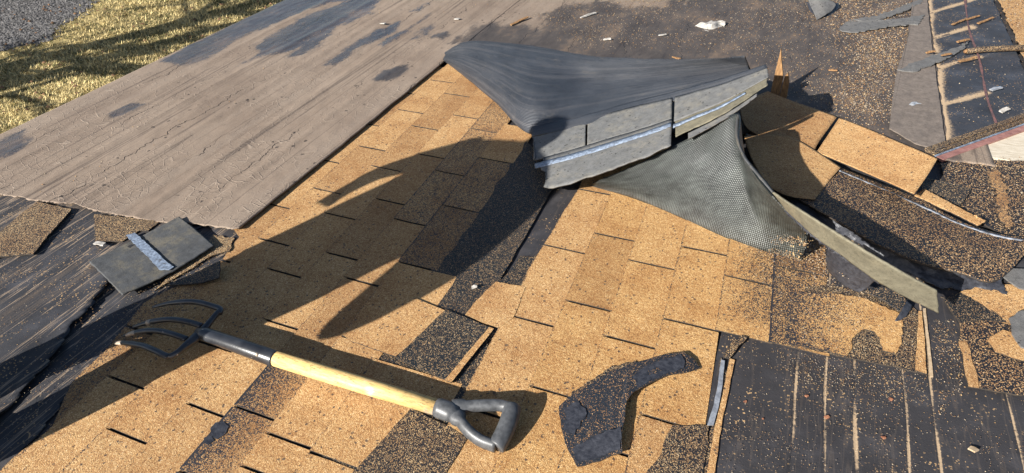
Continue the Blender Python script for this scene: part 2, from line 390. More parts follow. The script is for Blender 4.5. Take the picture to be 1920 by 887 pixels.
def tube(pts, radii, seg=10, flat=None, cap=True):
    """tapered tube as (verts, faces)"""
    vs, fs = [], []; up = Vector((0, 0, 1)); prev = None
    for i, p in enumerate(pts):
        d = (pts[min(i + 1, len(pts) - 1)] - pts[max(i - 1, 0)]).normalized()
        if prev is None:
            a = d.cross(up); a = a.normalized() if a.length > .01 else Vector((1, 0, 0))
        else: a = (prev - d * prev.dot(d)).normalized()
        prev = a; b = d.cross(a)
        r = radii[i] if hasattr(radii, '__len__') else radii
        ra, rb = r if hasattr(r, '__len__') else (r, r)
        for k in range(seg):
            t = 2 * math.pi * k / seg; vs.append(p + a * math.cos(t) * ra + b * math.sin(t) * rb)
    for i in range(len(pts) - 1):
        for k in range(seg):
            q = (k + 1) % seg; fs.append((i * seg + k, i * seg + q, (i + 1) * seg + q, (i + 1) * seg + k))
    if cap:
        fs.append(tuple(range(seg))[::-1]); fs.append(tuple((len(pts) - 1) * seg + k for k in range(seg)))
    return vs, fs
def mesh(name, vs, fs, mat, parent=None, smooth=True):
    me = bpy.data.meshes.new(name); me.from_pydata([tuple(v) for v in vs], [], fs)
    bm = bmesh.new(); bm.from_mesh(me); bmesh.ops.recalc_face_normals(bm, faces=bm.faces); bm.to_mesh(me); bm.free()
    return link(name, me, mat, parent, smooth)
def join(parts):
    V, Fc = [], []
    for v, f in parts:
        b = len(V); V += list(v); Fc += [tuple(i + b for i in q) for q in f]
    return V, Fc
def box(x0, x1, y0, y1, z0, z1):
    v = [Vector((x, y, z)) for z in (z0, z1) for y in (y0, y1) for x in (x0, x1)]
    return v, [(0, 2, 3, 1), (4, 5, 7, 6), (0, 1, 5, 4), (2, 6, 7, 3), (0, 4, 6, 2), (1, 3, 7, 5)]
def in_poly(x, y, poly):
    c = False; n = len(poly)
    for i in range(n):
        x1, y1 = poly[i]; x2, y2 = poly[(i + 1) % n]
        if (y1 > y) != (y2 > y) and x < (x2 - x1) * (y - y1) / (y2 - y1) + x1: c = not c
    return c
def poly_dist(x, y, poly):
    """signed distance, positive inside"""
    best = 1e9; n = len(poly)
    for i in range(n):
        x1, y1 = poly[i]; x2, y2 = poly[(i + 1) % n]; dx, dy = x2 - x1, y2 - y1
        t = max(0, min(1, ((x - x1) * dx + (y - y1) * dy) / (dx * dx + dy * dy + 1e-12)))
        best = min(best, math.hypot(x - x1 - t * dx, y - y1 - t * dy))
    return best if in_poly(x, y, poly) else -best
def PP(lst, z=0): return [tuple(P(a, b, z)[:2]) for a, b in lst]
def lerp_tab(tab, y):
    if y <= tab[0][0]: return tab[0][1]
    for (a, va), (b, vb) in zip(tab, tab[1:]):
        if y <= b: return va + (vb - va) * (y - a) / (b - a)
    return tab[-1][1]

# ------------------------------------------------------------------ setting: lawn, soil, house
LZ = -2.5
def sheet(name, x0, x1, y0, y1, z, nx, ny, mat, f=None):
    vs = [(x0 + (x1 - x0) * i / nx, y0 + (y1 - y0) * j / ny, z) for j in range(ny + 1) for i in range(nx + 1)]
    if f: vs = [(x, y, z + f(x, y)) for x, y, z in vs]
    fs = [(j * (nx + 1) + i, j * (nx + 1) + i + 1, (j + 1) * (nx + 1) + i + 1, (j + 1) * (nx + 1) + i) for j in range(ny) for i in range(nx)]
    me = bpy.data.meshes.new(name); me.from_pydata(vs, [], fs); return link(name, me, mat)
tag(sheet('lawn', -150, 150, -150, 150, LZ, 1, 1, M['lawn']), kind='structure')
soil_px = [(-60, -40), (185, -25), (172, 6), (150, 28), (100, 52), (98, 76), (50, 84), (0, 97), (-60, 110)]
soil_xy = PP(soil_px, LZ)
tag(slab('soil', [Vector((x, y, LZ + .012)) for x, y in soil_xy], M['soil'], None, .01, .12, .3), kind='structure')

def confetti(name, pts, size, cols, mat, kind='grain', parent=None):
    """many small faceted grains as one mesh (pts n x 3, size n, cols n x 3)"""
    n = len(pts); base = np.array([(1, 0, .1), (0, 1, 0), (-1, 0, .12), (0, -1, 0), (0, 0, .8), (0, 0, -.3)], dtype=np.float32)
    tri = np.array([(0, 1, 4), (1, 2, 4), (2, 3, 4), (3, 0, 4)], dtype=np.int64)
    a = rng.uniform(0, 6.28, n); ca, sa = np.cos(a), np.sin(a)
    b = base[None] * (np.array(size)[:, None, None] * rng.uniform(.6, 1.3, (n, 6, 3)))
    v = np.empty_like(b); v[..., 0] = b[..., 0] * ca[:, None] - b[..., 1] * sa[:, None]; v[..., 1] = b[..., 0] * sa[:, None] + b[..., 1] * ca[:, None]; v[..., 2] = b[..., 2]
    v += np.array(pts)[:, None, :]
    f = (tri[None] + (np.arange(n) * 6)[:, None, None]).reshape(-1, 3)
    me = bpy.data.meshes.new(name); me.vertices.add(n * 6); me.vertices.foreach_set('co', v.astype(np.float32).ravel())
    me.loops.add(f.size); me.loops.foreach_set('vertex_index', f.ravel().astype(np.int32)); me.polygons.add(len(f))
    me.polygons.foreach_set('loop_start', np.arange(0, f.size, 3, dtype=np.int32)); me.update(calc_edges=True); me.validate()
    at = me.attributes.new('col', 'FLOAT_COLOR', 'POINT'); cc = np.ones((n, 6, 4), dtype=np.float32); cc[..., :3] = np.array(cols)[:, None, :]
    at.data.foreach_set('color', cc.ravel()); return tag(link(name, me, mat, parent), kind='stuff')
# gravel stones in the soil
gp, gs, gc = [], [], []
sx = [p[0] for p in soil_xy]; sy = [p[1] for p in soil_xy]
while len(gp) < 9000:
    x, y = random.uniform(min(sx), max(sx)), random.uniform(min(sy), max(sy))
    if poly_dist(x, y, soil_xy) > random.uniform(-.25, .1):
        gp.append((x, y, LZ + .015)); gs.append(random.uniform(.010, .032)); k = random.uniform(.03, .15) * (1.6 if random.random() < .08 else 1); gc.append((k, k * .95, k * .92))
confetti('gravel', gp, gs, gc, M['stone'])
# grass blades
def grass(n):
    x = rng.uniform(-19, -9.2, n); y = rng.uniform(2.6, 15, n)
    keep = np.array([poly_dist(a, b, soil_xy) < random.uniform(-1.0, .25) if b > 6 and a < -11 else True for a, b in zip(x, y)])
    x, y = x[keep], y[keep]; n = len(x)
    nz = np.array([noise.noise(Vector((a * 1.1, b * 1.1, 3))) + .6 * noise.noise(Vector((a * 3.7, b * 3.7, 8))) for a, b in zip(x, y)])
    L = rng.uniform(.03, .085, n); w = rng.uniform(.004, .010, n); a = rng.uniform(0, 6.28, n); lean = rng.uniform(.5, 1.6, n)
    ca, sa = np.cos(a), np.sin(a)
    v = np.empty((n, 3, 3), dtype=np.float32)
    v[:, 0] = np.stack([x - sa * w, y + ca * w, np.full(n, LZ)], 1); v[:, 1] = np.stack([x + sa * w, y - ca * w, np.full(n, LZ)], 1)
    v[:, 2] = np.stack([x + ca * L * np.sin(lean), y + sa * L * np.sin(lean), LZ + .008 + L * np.maximum(np.cos(lean), .12)], 1)
    green = rng.uniform(-.5, .5, n) < nz * .8 - .22
    k = rng.uniform(.6, 1.25, n)[:, None]
    col = np.where(green[:, None], np.array([(.090, .094, .032)]) * k, np.array([(.62, .495, .235)]) * k)
    f = np.arange(n * 3, dtype=np.int32)
    me = bpy.data.meshes.new('grass'); me.vertices.add(n * 3); me.vertices.foreach_set('co', v.ravel())
    me.loops.add(n * 3); me.loops.foreach_set('vertex_index', f); me.polygons.add(n); me.polygons.foreach_set('loop_start', np.arange(0, n * 3, 3, dtype=np.int32))
    me.update(calc_edges=True)
    at = me.attributes.new('col', 'FLOAT_COLOR', 'POINT'); cc = np.ones((n, 3, 4), dtype=np.float32); cc[..., :3] = col[:, None, :]; at.data.foreach_set('color', cc.ravel())
    return tag(link('grass', me, M['blade']), kind='stuff')
grass(150000)
gp, gs, gc = [], [], []
for _ in range(420):
    x, y = random.uniform(-18, -9.6), random.uniform(3.5, 13); gp.append((x, y, LZ + .03)); gs.append(random.uniform(.018, .045)); k = random.uniform(.5, 1.3); gc.append((.17 * k, .095 * k, .05 * k))
confetti('leaf_litter', gp, gs, gc, M['stone'])

# house under the roof (mostly out of view)
house = thing('house', (0, 3, LZ), 'low house whose roof covering is being torn off', 'house')
mesh('wall', *box(-3.3, 3.6, -3, 9, LZ, -.16), M['wall'], house, False)
mesh('fascia', *box(-3.725, -3.70, -3.4, 9.4, -.22, -.03), M['cream_board'], house, False)
roof = mesh('roof', *box(-3.70, 4.0, -3.4, 9.4, -.15, -.006), M['under'], None, False)
tag(roof, kind='structure')

# ------------------------------------------------------------------ roof covering: underlayment sheets
DUST_X = [(.21, .006), (.288, .0055), (.362, .008), (.487, .005), (.558, .005), (.745, .005)]
def under_right():
    x0, x1, y0, y1 = -.02, 1.6, .6, 2.3; nx, ny = 360, 60
    vs, st = [], []
    for j in range(ny + 1):
        for i in range(nx + 1):
            x = x0 + (x1 - x0) * i / nx; y = y0 + (y1 - y0) * j / ny; s = 0; z = 0
            for k, (cx, wd) in enumerate(DUST_X):
                d = abs(x - cx - .006 * noise.noise(Vector((k * 7, y * 3, 0)))); s = max(s, 1.0 - (d / wd) ** 2 * .9 if d < wd * 1.2 else 0); z -= .002 * math.exp(-(d / wd) ** 2)
            z += .0025 * noise.noise(Vector((x * 5, y * 2, 1)))
            vs.append((x, y, z)); st.append(max(0, s) * (.72 + .7 * noise.noise(Vector((x * 20, y * 7, 4)))))
    fs = [(j * (nx + 1) + i, j * (nx + 1) + i + 1, (j + 1) * (nx + 1) + i + 1, (j + 1) * (nx + 1) + i) for j in range(ny) for i in range(nx)]
    me = bpy.data.meshes.new('underlayment'); me.from_pydata(vs, [], fs); stain_attr(me, st)
    o = link('underlayment', me, M['under'], roof); o['kind'] = 'structure'; return o
under_right()
# left lower underlayment in two overlapping sheets with an open seam
seam = [(-60, 840), (0, 793), (60, 725), (115, 660), (140, 610), (165, 590), (190, 558), (215, 520), (250, 470)]
def under_left(name, pts, z, lift):
    poly = PP(pts); xs = [p[0] for p in poly]; ys = [p[1] for p in poly]; stp = .022
    seam_xy = PP(seam); vs, idx, fs = [], {}, []
    nx, ny = int((max(xs) - min(xs)) / stp), int((max(ys) - min(ys)) / stp)
    def V(i, j):
        if (i, j) not in idx:
            x = min(xs) + i * stp; y = min(ys) + j * stp
            if not in_poly(x, y, poly):
                best = None
                for a in range(len(poly)):
                    (x1, y1), (x2, y2) = poly[a], poly[(a + 1) % len(poly)]; dx, dy = x2 - x1, y2 - y1
                    t = max(0, min(1, ((x - x1) * dx + (y - y1) * dy) / (dx * dx + dy * dy))); q = (x1 + t * dx, y1 + t * dy); d = math.hypot(x - q[0], y - q[1])
                    if best is None or d < best[0]: best = (d, q)
                x, y = best[1]
            d = min(math.hypot(x - a, y - b) for a, b in seam_xy)
            zz = z + .007 * noise.noise(Vector((x * 9 + y * 2.0, y * 1.1, z * 50))) + .004 * noise.noise(Vector((x * 26, y * 2.5, 3)))
            zz += lift * max(0, 1 - d / .12) ** 2
            idx[(i, j)] = len(vs); vs.append((x, y, zz))
        return idx[(i, j)]
    for j in range(ny + 1):
        for i in range(nx + 1):
            if in_poly(min(xs) + (i + .5) * stp, min(ys) + (j + .5) * stp, poly): fs.append((V(i, j), V(i + 1, j), V(i + 1, j + 1), V(i, j + 1)))
    me = bpy.data.meshes.new(name); me.from_pydata(vs, [], fs); o = link(name, me, M['under_left'], roof, True)
    md = o.modifiers.new('solid', 'SOLIDIFY'); md.thickness = .003; md.offset = -1; o['kind'] = 'structure'; return o
under_left('underlayment', [(-400, 330), (150, 330), (480, 400), (420, 500), (300, 575), (150, 720), (0, 900), (-120, 1000), (-500, 900)], .001, 0)
under_left('underlayment', seam + [(440, 410), (150, 345), (-400, 345), (-500, 830)], .007, .016)

# ------------------------------------------------------------------ cracked felt sheet
FE = [P(a, b) for a, b in [(-250, 352), (-90, 360), (0, 370), (60, 380), (120, 387), (140, 389), (190, 404), (250, 413), (300, 422), (385, 429), (440, 438), (456, 437)]]
felt_edge = sorted((p.x, p.y) for p in FE)
felt_edge = [(-3.74, felt_edge[0][1])] + felt_edge if felt_edge[0][0] > -3.74 else felt_edge
STAINS_AND_SHADE = [  # photo outlines of wet or granule-dark areas, branch shade painted in with them, softness (m), strength
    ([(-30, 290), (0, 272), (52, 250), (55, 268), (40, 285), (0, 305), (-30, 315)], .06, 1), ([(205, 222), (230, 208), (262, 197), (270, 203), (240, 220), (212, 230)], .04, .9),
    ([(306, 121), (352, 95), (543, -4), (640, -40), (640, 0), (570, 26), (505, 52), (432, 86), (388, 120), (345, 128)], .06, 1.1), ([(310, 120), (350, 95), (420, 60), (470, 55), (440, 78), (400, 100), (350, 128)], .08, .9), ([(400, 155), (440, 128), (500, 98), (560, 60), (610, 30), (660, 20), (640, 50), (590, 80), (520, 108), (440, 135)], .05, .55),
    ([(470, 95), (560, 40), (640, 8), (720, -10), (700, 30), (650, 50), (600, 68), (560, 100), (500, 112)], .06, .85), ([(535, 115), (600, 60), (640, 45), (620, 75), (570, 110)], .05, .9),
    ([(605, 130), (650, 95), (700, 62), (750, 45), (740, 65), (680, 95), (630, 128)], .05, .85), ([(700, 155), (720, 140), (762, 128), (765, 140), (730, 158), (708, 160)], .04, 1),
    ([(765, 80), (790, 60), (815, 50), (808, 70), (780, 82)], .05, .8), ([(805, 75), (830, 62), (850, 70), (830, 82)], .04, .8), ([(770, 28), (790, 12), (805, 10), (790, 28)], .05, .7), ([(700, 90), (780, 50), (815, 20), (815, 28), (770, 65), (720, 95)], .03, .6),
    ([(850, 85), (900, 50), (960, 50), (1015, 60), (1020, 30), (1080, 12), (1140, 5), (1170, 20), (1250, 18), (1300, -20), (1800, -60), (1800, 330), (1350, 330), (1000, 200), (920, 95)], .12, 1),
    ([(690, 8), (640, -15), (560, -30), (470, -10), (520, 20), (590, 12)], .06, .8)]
STX = [(PP(p), s, k) for p, s, k in STAINS_AND_SHADE]
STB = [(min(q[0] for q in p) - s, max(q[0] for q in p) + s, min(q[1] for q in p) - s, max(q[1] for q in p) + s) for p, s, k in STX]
def felt_stain_shade(x, y):
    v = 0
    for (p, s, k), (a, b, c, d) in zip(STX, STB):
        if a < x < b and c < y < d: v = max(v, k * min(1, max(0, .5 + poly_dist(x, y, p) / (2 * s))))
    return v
def felt_z(x, y):
    z = .007 * noise.noise(Vector((x * 2.4 + .12 * y, y * .5, 2))) + .0018 * noise.noise(Vector((x * 9 + .3 * y, y * .8, 5)))
    z += .0022 * noise.noise(Vector((x * 30, y * 12, 1)))
    for k, cx in enumerate((-3.36, -3.02, -2.72, -2.38, -2.12)):
        d = x - cx - .05 * noise.noise(Vector((k * 5, y * .6, 0))); z += .005 * math.exp(-(d / .03) ** 2)
    return z + .020
def felt(name, x0, x1, edge, y1, nx, ny, parent, drop, pw=1.5):
    vs, st, fs = [], [], []
    for i in range(nx + 1):
        x = x0 + (x1 - x0) * i / nx; e = edge(x)
        for j in range(ny + 1):
            y = e + (y1 - e) * (j / ny) ** pw; z = felt_z(x, y)
            if j == 0: z -= .004; y += random.uniform(-.006, .006)
            if drop:
                if i == 0: z -= .16
                elif i == 1: z -= .03
            vs.append((x + (.012 if drop and i == 0 else 0) + (.005 * noise.noise(Vector((0, y * 6, 0))) if i == nx else 0), y, z)); st.append(felt_stain_shade(x, y))
    H_ = ny + 1
    for i in range(nx):
        for j in range(ny): fs.append((i * H_ + j, (i + 1) * H_ + j, (i + 1) * H_ + j + 1, i * H_ + j + 1))
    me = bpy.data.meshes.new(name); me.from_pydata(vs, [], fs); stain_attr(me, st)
    o = link(name, me, M['felt'], parent, True); md = o.modifiers.new('solid', 'SOLIDIFY'); md.thickness = .006; md.offset = -1
    return o
FELT_X = -1.888
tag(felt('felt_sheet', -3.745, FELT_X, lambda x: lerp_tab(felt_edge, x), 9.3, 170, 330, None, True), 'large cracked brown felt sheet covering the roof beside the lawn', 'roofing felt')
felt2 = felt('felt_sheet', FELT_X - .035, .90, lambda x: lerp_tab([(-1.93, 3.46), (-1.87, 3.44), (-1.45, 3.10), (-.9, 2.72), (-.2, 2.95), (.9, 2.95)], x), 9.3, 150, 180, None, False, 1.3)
tag(felt2, 'far brown felt sheet darkened by wet, loose granules and painted branch shade behind the peeled flap', 'roofing felt')
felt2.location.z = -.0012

# ------------------------------------------------------------------ shingles laid on the roof
SKEW = -.043
def tabpiece(x0, x1, y0, y1, mat, z=.008, left=None, right=None, stain=None, n=5, gap=.0045, wob=.0016):
    """one shingle tab: butt edge proud at x0, tucked under the next course at x1"""
    vs, st = [], []; nc = 4; FR = (0, .05, .5, 1)
    ya, yb = y0 + gap, y1 - gap; ph = random.random() * 50
    for j in range(n + 1):
        y = ya + (yb - ya) * j / n; sk = SKEW * (y - 1.5)
        a = x0 + sk; b = x1 + sk + .012
        if left: a = max(a, left(y))
        if right: b = min(b, right(y))
        if b - a < .004: b = a + .004
        a += wob * noise.noise(Vector((ph, y * 14, 0)))
        for k in range(nc):
            x = a + (b - a) * FR[k]; yy = y + (wob * random.uniform(-.6, .6) if j in (0, n) else 0)
            zz = z - (z - .0035) * min(1, max(0, (x - x0 - sk) / (x1 + .012 - x0)))
            zz += .0012 * noise.noise(Vector((x * 7, yy * 7, ph)))
            vs.append((x, yy, zz)); st.append((stain(x, yy) if stain else 0) + (.62 if k == 0 else 0))
    N = len(vs); vs += [(x, y, z - .0042) for x, y, z in vs]; st += st; fs = []
    for j in range(n):
        for k in range(nc - 1):
            q = (j * nc + k, j * nc + k + 1, (j + 1) * nc + k + 1, (j + 1) * nc + k); fs.append(q)
        fs.append((j * nc, (j + 1) * nc, (j + 1) * nc + N, j * nc + N)); fs.append((j * nc + nc - 1, j * nc + nc - 1 + N, (j + 1) * nc + nc - 1 + N, (j + 1) * nc + nc - 1))
    for k in range(nc - 1):
        fs.append((k + 1, k, k + N, k + 1 + N)); a = n * nc + k; fs.append((a, a + 1, a + 1 + N, a + N))
    me = bpy.data.meshes.new('shingle'); me.from_pydata(vs, [], fs); stain_attr(me, st)
    o = link('shingle', me, mat, roof); me.materials.append(M['edge'])
    for p in me.polygons:
        if any(v >= N for v in p.vertices) and p.index % 1 == 0 and abs(p.normal.y) > .6: p.material_index = 1
    return o
def piece(name, pts, mat, z, thick=.0042, amp=.002, stain=None, stepl=.025):
    return slab(name, [(a, b, z) for a, b in pts], mat, roof, thick, amp, stepl, stain)
# headlap layers that show where tabs were torn away
piece('shingle', [(984, 262), (1060, 330), (1034, 357), (938, 524), (978, 540), (930, 620), (770, 640), (740, 600)], M['headlap'], .0035)
piece('shingle', [(1024, 463), (986, 539), (938, 526), (958, 505), (975, 480), (1000, 482)], M['headlap'], .0030)
piece('shingle', [(740, 560), (990, 600), (915, 640), (880, 830), (855, 950), (560, 950)], M['headlap'], .0030)
left_tab = sorted([(P(a, b).y, P(a, b).x) for a, b in [(470, 425), (440, 455), (415, 492), (350, 530), (273, 567), (207, 652), (144, 708), (107, 781), (92, 807), (0, 885), (-60, 935)]])
lf = lambda y: lerp_tab(left_tab, y) + .012 * noise.noise(Vector((0, y * 9, 0))) if y < 1.56 else -9
rag = lambda x0, amp, f=7, s=0: (lambda y: x0 + amp * noise.noise(Vector((s, y * f, 0))) + amp * .5 * noise.noise(Vector((s, y * f * 3, 5))))
COURSES = [  # x0, x1, slot positions
    (-1.945, -1.787, [.19, .60, .995, 1.393, 1.771, 2.163, 2.55, 2.95, 3.35]),
    (-1.787, -1.631, [.40, .805, 1.165, 1.552, 1.936, 2.331, 2.745, 3.147, 3.5]),
    (-1.631, -1.472, [.26, .656, 1.02, 1.405, 1.787, 2.183, 2.596, 3.0, 3.4]),
    (-1.472, -1.325, [.40, .805, 1.176, 1.559, 1.946, 2.347, 2.768, 3.2]),
    (-1.325, -1.175, [.26, .62, .845, 1.05, 1.454, 1.838, 2.234, 2.655, 3.1]),
    (-1.175, -1.02, [.30, .69, .80, 1.195, 1.595, 1.988, 2.397, 2.75])]
for ci, (x0, x1, sl_) in enumerate(COURSES):
    for y0, y1 in zip(sl_, sl_[1:]):
        st = None; mat = M['tab']
        if ci == 4 and y1 < 1.06: st = lambda x, y: 1.12 - max(0, (x + 1.30) / .16) * .75
        elif ci == 4 and y1 > 2.2: st = lambda x, y: .55
        elif ci == 5 and 1.9 < y1 < 2.5: st = lambda x, y: .62
        elif ci == 0: st = lambda x, y: .45 if y < 1.3 else .15
        elif ci == 2 and y1 < .7: st = lambda x, y: .2
        rt = rag(-1.015 + SKEW * 0, .006, 9, 3) if ci == 5 else None
        if ci == 5 and y0 < 1.4: rt = rag(-.93 if y0 > 1.1 else -.99, .004)
        tabpiece(x0, x1 if ci < 5 else (-1.015 if y0 > 1.4 else -.93), y0, y1, mat, left=lf if ci < 2 else None, right=rt, stain=st, n=8 if ci == 0 else 5)
# columns between the two shingle fields
tabpiece(-1.02, -.83, .25, .79, M['tab'], right=rag(-.845, .008)); tabpiece(-1.02, -.82, .79, 1.02, M['tab'], right=rag(-.80, .008))
tabpiece(-1.02, -.70, 1.02, 1.15, M['tab'], right=rag(-.70, .004))
slab('shingle', [(770, 556, .013), (835, 582, .011), (795, 625, .011), (742, 668, .013), (660, 640, .010), (640, 625, .008), (700, 592, .008)], M['tab'], roof, .004, .0015, stain=.1)
slab('shingle', [(836, 580, .0125), (926, 616, .015), (846, 717, .014), (742, 670, .0125)], M['headlap'], roof, .0045, .0012)
slab('shingle', [(917, 613, .0165), (926, 616, .0165), (846, 717, .0155), (834, 712, .0150)], M['tab'], roof, .0015, .001)
slab('shingle', [(657, 890, .008), (620, 950, .008), (800, 950, .009), (876, 822, .009), (845, 800, .008), (770, 766, .008)], M['headlap_thick'], roof, .004, .002)
piece('shingle', [(930, 528), (986, 538), (962, 596), (935, 615), (905, 606), (872, 590), (890, 566)], M['tab'], .0085)
# right field
BC = [(-.695, -.525, [.26, .66, 1.07, 1.463, 1.862, 2.277, 2.68]), (-.525, -.367, [.40, .80, 1.203, 1.592, 1.992, 2.39, 2.8]), (-.367, -.20, [.26, .66, 1.07, 1.472, 1.872, 2.27, 2.7]),
      (-.20, -.035, [.42, .82, 1.21, 1.61, 2.01, 2.40, 2.8]), (-.035, .125, [1.607, 1.89, 2.3, 2.7]), (.125, .285, [1.607, 2.0, 2.4])]
rt_edge = sorted([(P(a, b).y, P(a, b).x) for a, b in [(1315, 960), (1327, 887), (1340, 800), (1352, 740), (1366, 690), (1385, 655)]])
for ci, (x0, x1, sl_) in enumerate(BC):
    for y0, y1 in zip(sl_, sl_[1:]):
        if ci == 3 and y1 < 1.55: mat = M['tab']
        else: mat = M['tab_yellow'] if ci >= 1 else M['tab']
        if ci == 4 and y1 < 1.5: continue
        st = None
        if ci == 4: st = lambda x, y: max(.25, .95 - abs(x - .10) / .11 * .6) if y > 1.7 else max(.12, .7 - abs(x - .09) / .1)
        if ci == 5: st = lambda x, y: .98 - max(0, (x - .17) / .12) * (1.0 if y < 1.72 else .35)
        if ci == 3: st = lambda x, y: .12 + .2 * max(0, y - 1.9)
        rt = (lambda y: lerp_tab(rt_edge, y) - .003 + .004 * noise.noise(Vector((2, y * 20, 0)))) if ci == 3 and y1 < 1.62 else None
        tabpiece(x0, x1, y0, y1, mat, left=rag(-.70, .012, 6, 8) if ci == 0 else None, right=rt, stain=st)
def edge_strip():
    pts = [(1331, 887), (1343, 800), (1356, 740), (1370, 690), (1392, 645), (1398, 640), (1371, 702), (1358, 760), (1349, 830), (1344, 890), (1340, 960), (1322, 960)]
    return pts
piece('shingle', [(1322, 960), (1331, 887), (1350, 780), (1366, 700), (1357, 690), (1352, 670), (1334, 800), (1298, 960)], M['headlap_thick'], .0045)
piece('shingle', [(1335, 960), (1342, 870), (1354, 790), (1378, 675), (1368, 672), (1355, 740), (1340, 800), (1325, 887), (1315, 960)], M['tab'], .0062, amp=.0012)
slab('sealant_strip', [(1352, 674, .010), (1359, 676, .010), (1355, 720, .010), (1347, 765, .010), (1338, 797, .010), (1326, 797, .010), (1338, 760, .010), (1346, 720, .010)], M['lead'], roof, .002, .0008)
slab('tar_blot', [(394, 803, .0092), (404, 792, .0092), (420, 790, .0092), (429, 799, .0092), (423, 813, .0092), (408, 823, .0092), (396, 816, .0092)], M['tar'], roof, .002, .004, .012)
slab('tar_blot', [(383, 820, .0092), (396, 817, .0092), (402, 826, .0092), (390, 834, .0092), (381, 829, .0092)], M['tar'], roof, .002, .003, .012)
# torn tab end curled up beside the black underlayment
slab('shingle', [(1402, 632, .014), (1385, 648, .014), (1368, 672, .010), (1356, 668, .008), (1372, 640, .010), (1392, 628, .012)], M['headlap_thick'], roof, .004, .003)
# bottom: torn edge with headlap showing
slab('shingle', [(1262, 796, .0075), (1330, 798, .0075), (1318, 900, .0075), (1300, 960, .0075), (1170, 960, .0075), (1215, 880, .0075), (1240, 850, .0075), (1250, 815, .0075)], M['headlap_thick'], roof, .003, .004)
# right end of the field: dark headlap under a torn tan piece
piece('shingle', [(1470, 540), (1560, 535), (1700, 565), (1722, 585), (1734, 700), (1640, 680), (1500, 652), (1440, 640)], M['headlap_thick'], .0050, amp=.003)
slab('shingle', [(a, b, .0095) for a, b in [(1478, 548), (1552, 548), (1625, 560), (1690, 590), (1693, 625), (1686, 650), (1679, 663), (1668, 660), (1655, 657), (1650, 638), (1640, 622), (1622, 617), (1606, 626), (1596, 640), (1597, 655), (1588, 668), (1545, 656), (1470, 642)]], M['tab_yellow'], roof, .0042, .004, .012, lambda p: min(1.1, max(0, (.40 - p.x) / .14)))
piece('shingle', [(1722, 583), (1729, 583), (1738, 701), (1716, 694)], M['tab'], .0085, amp=.0015)
slab('batten', [(1731, 578, .006), (1736, 578, .006), (1750, 706, .006), (1744, 706, .006)], M['dust_tan'], roof, .004, .001)

# ------------------------------------------------------------------ garden fork
HEAD = .066
ax0 = P(826, 766, .044); ax1 = P(517, 673, .057); ax2 = P(384, 626, HEAD)
fork = thing('garden_fork', (ax0.x, ax0.y, 0), 'four-tined digging fork with pale wooden shaft lying across the shingles', 'fork')
axd = (ax0 - ax2).normalized()
R_ = .0235
def ring(p, a=0): return p
vs, fs = tube([ax1 - axd * .03, ax1.lerp(ax0, .3), ax1.lerp(ax0, .6), ax0 + axd * .02], [R_ * .97, R_ * 1.03, R_ * 1.02, R_ * .98], 20); mesh('shaft', vs, fs, M['shaft'], fork)
vs, fs = tube([ax1, ax1 - axd * .004, ax1.lerp(ax2, .5), ax2, ax2 - axd * .03], [R_ * 1.06, R_ * 1.10, R_ * 1.02, (R_ * .95, R_ * .8), (R_ * .6, R_ * .55)], 20); mesh('socket', vs, fs, M['paint'], fork)
vs, fs = [], []
for t in (.12, .3): 
    pass
rv = ax1.lerp(ax2, .18) + Vector((.0, -.018, .016)); bm = bmesh.new(); bmesh.ops.create_uvsphere(bm, u_segments=10, v_segments=6, radius=.006, matrix=Matrix.Translation(rv)); me = bpy.data.meshes.new('rivet'); bm.to_mesh(me); bm.free(); link('rivet', me, M['bare_steel'], fork, True)
def tine(name, pts, r, parts=True):
    w = spline([P(*p) for p in pts], 26); n = len(w)
    rr = [(r * (1.0 if i < n * .7 else 1.0 - .5 * (i / n - .7) / .3), r * (.85 if i < n * .7 else .85 - .5 * (i / n - .7) / .3)) for i in range(n)]
    v, f = tube(w, rr, 10); return w, rr, v, f
YK = P(366, 640, HEAD - .002)
yoke_pts = [(413, 582, 0.0682), (405, 590, 0.0682), (392, 606, 0.0670), (378, 622, HEAD), (362, 637, HEAD - .002), (348, 648, HEAD - .004), (334, 660, HEAD - .006), (322, 667, HEAD - .008), (312, 668, HEAD - .010)]
w = spline([P(*p) for p in yoke_pts], 24); vs, fs = tube(w, [(.0095 + .008 * math.exp(-((i - 11) / 4) ** 2), .009 + .003 * math.exp(-((i - 11) / 4) ** 2)) for i in range(25)], 10); mesh('crossbar', vs, fs, M['paint'], fork)
T4 = [[(411, 588, 0.0682), (413, 580, 0.0688), (402, 575, 0.0694), (372, 567, 0.0694), (345, 566, 0.0620), (315, 569, 0.0465), (287, 576, 0.0279)],
      [(378, 611, 0.0663), (350, 603, 0.0682), (318, 599, 0.0651), (290, 602, 0.0527), (270, 607, 0.0384), (250, 613, 0.0217)],
      [(350, 636, 0.0645), (325, 627, 0.0657), (300, 621, 0.0620), (275, 620, 0.0527), (252, 624, 0.0384), (232, 630, 0.0186)],
      [(316, 669, 0.0595), (306, 665, 0.0608), (292, 658, 0.0595), (270, 649, 0.0546), (250, 645, 0.0434), (232, 643, 0.0310), (217, 643, 0.0124)]]
for k, tp in enumerate(T4):
    w, rr, v, f = tine('tine', tp, .0102)
    t = mesh('tine', v, f, M['paint'], fork)
    if k in (1, 2, 3):   # paint worn off near the tip
        a, b = {1: (17, 19), 2: (20, 24), 3: (22, 26)}[k]
        v, f = tube(w[a:b + 1], [(x * 1.06, y * 1.06) for x, y in rr[a:b + 1]], 10); mesh('worn_band', v, f, M['bare_steel'], t)
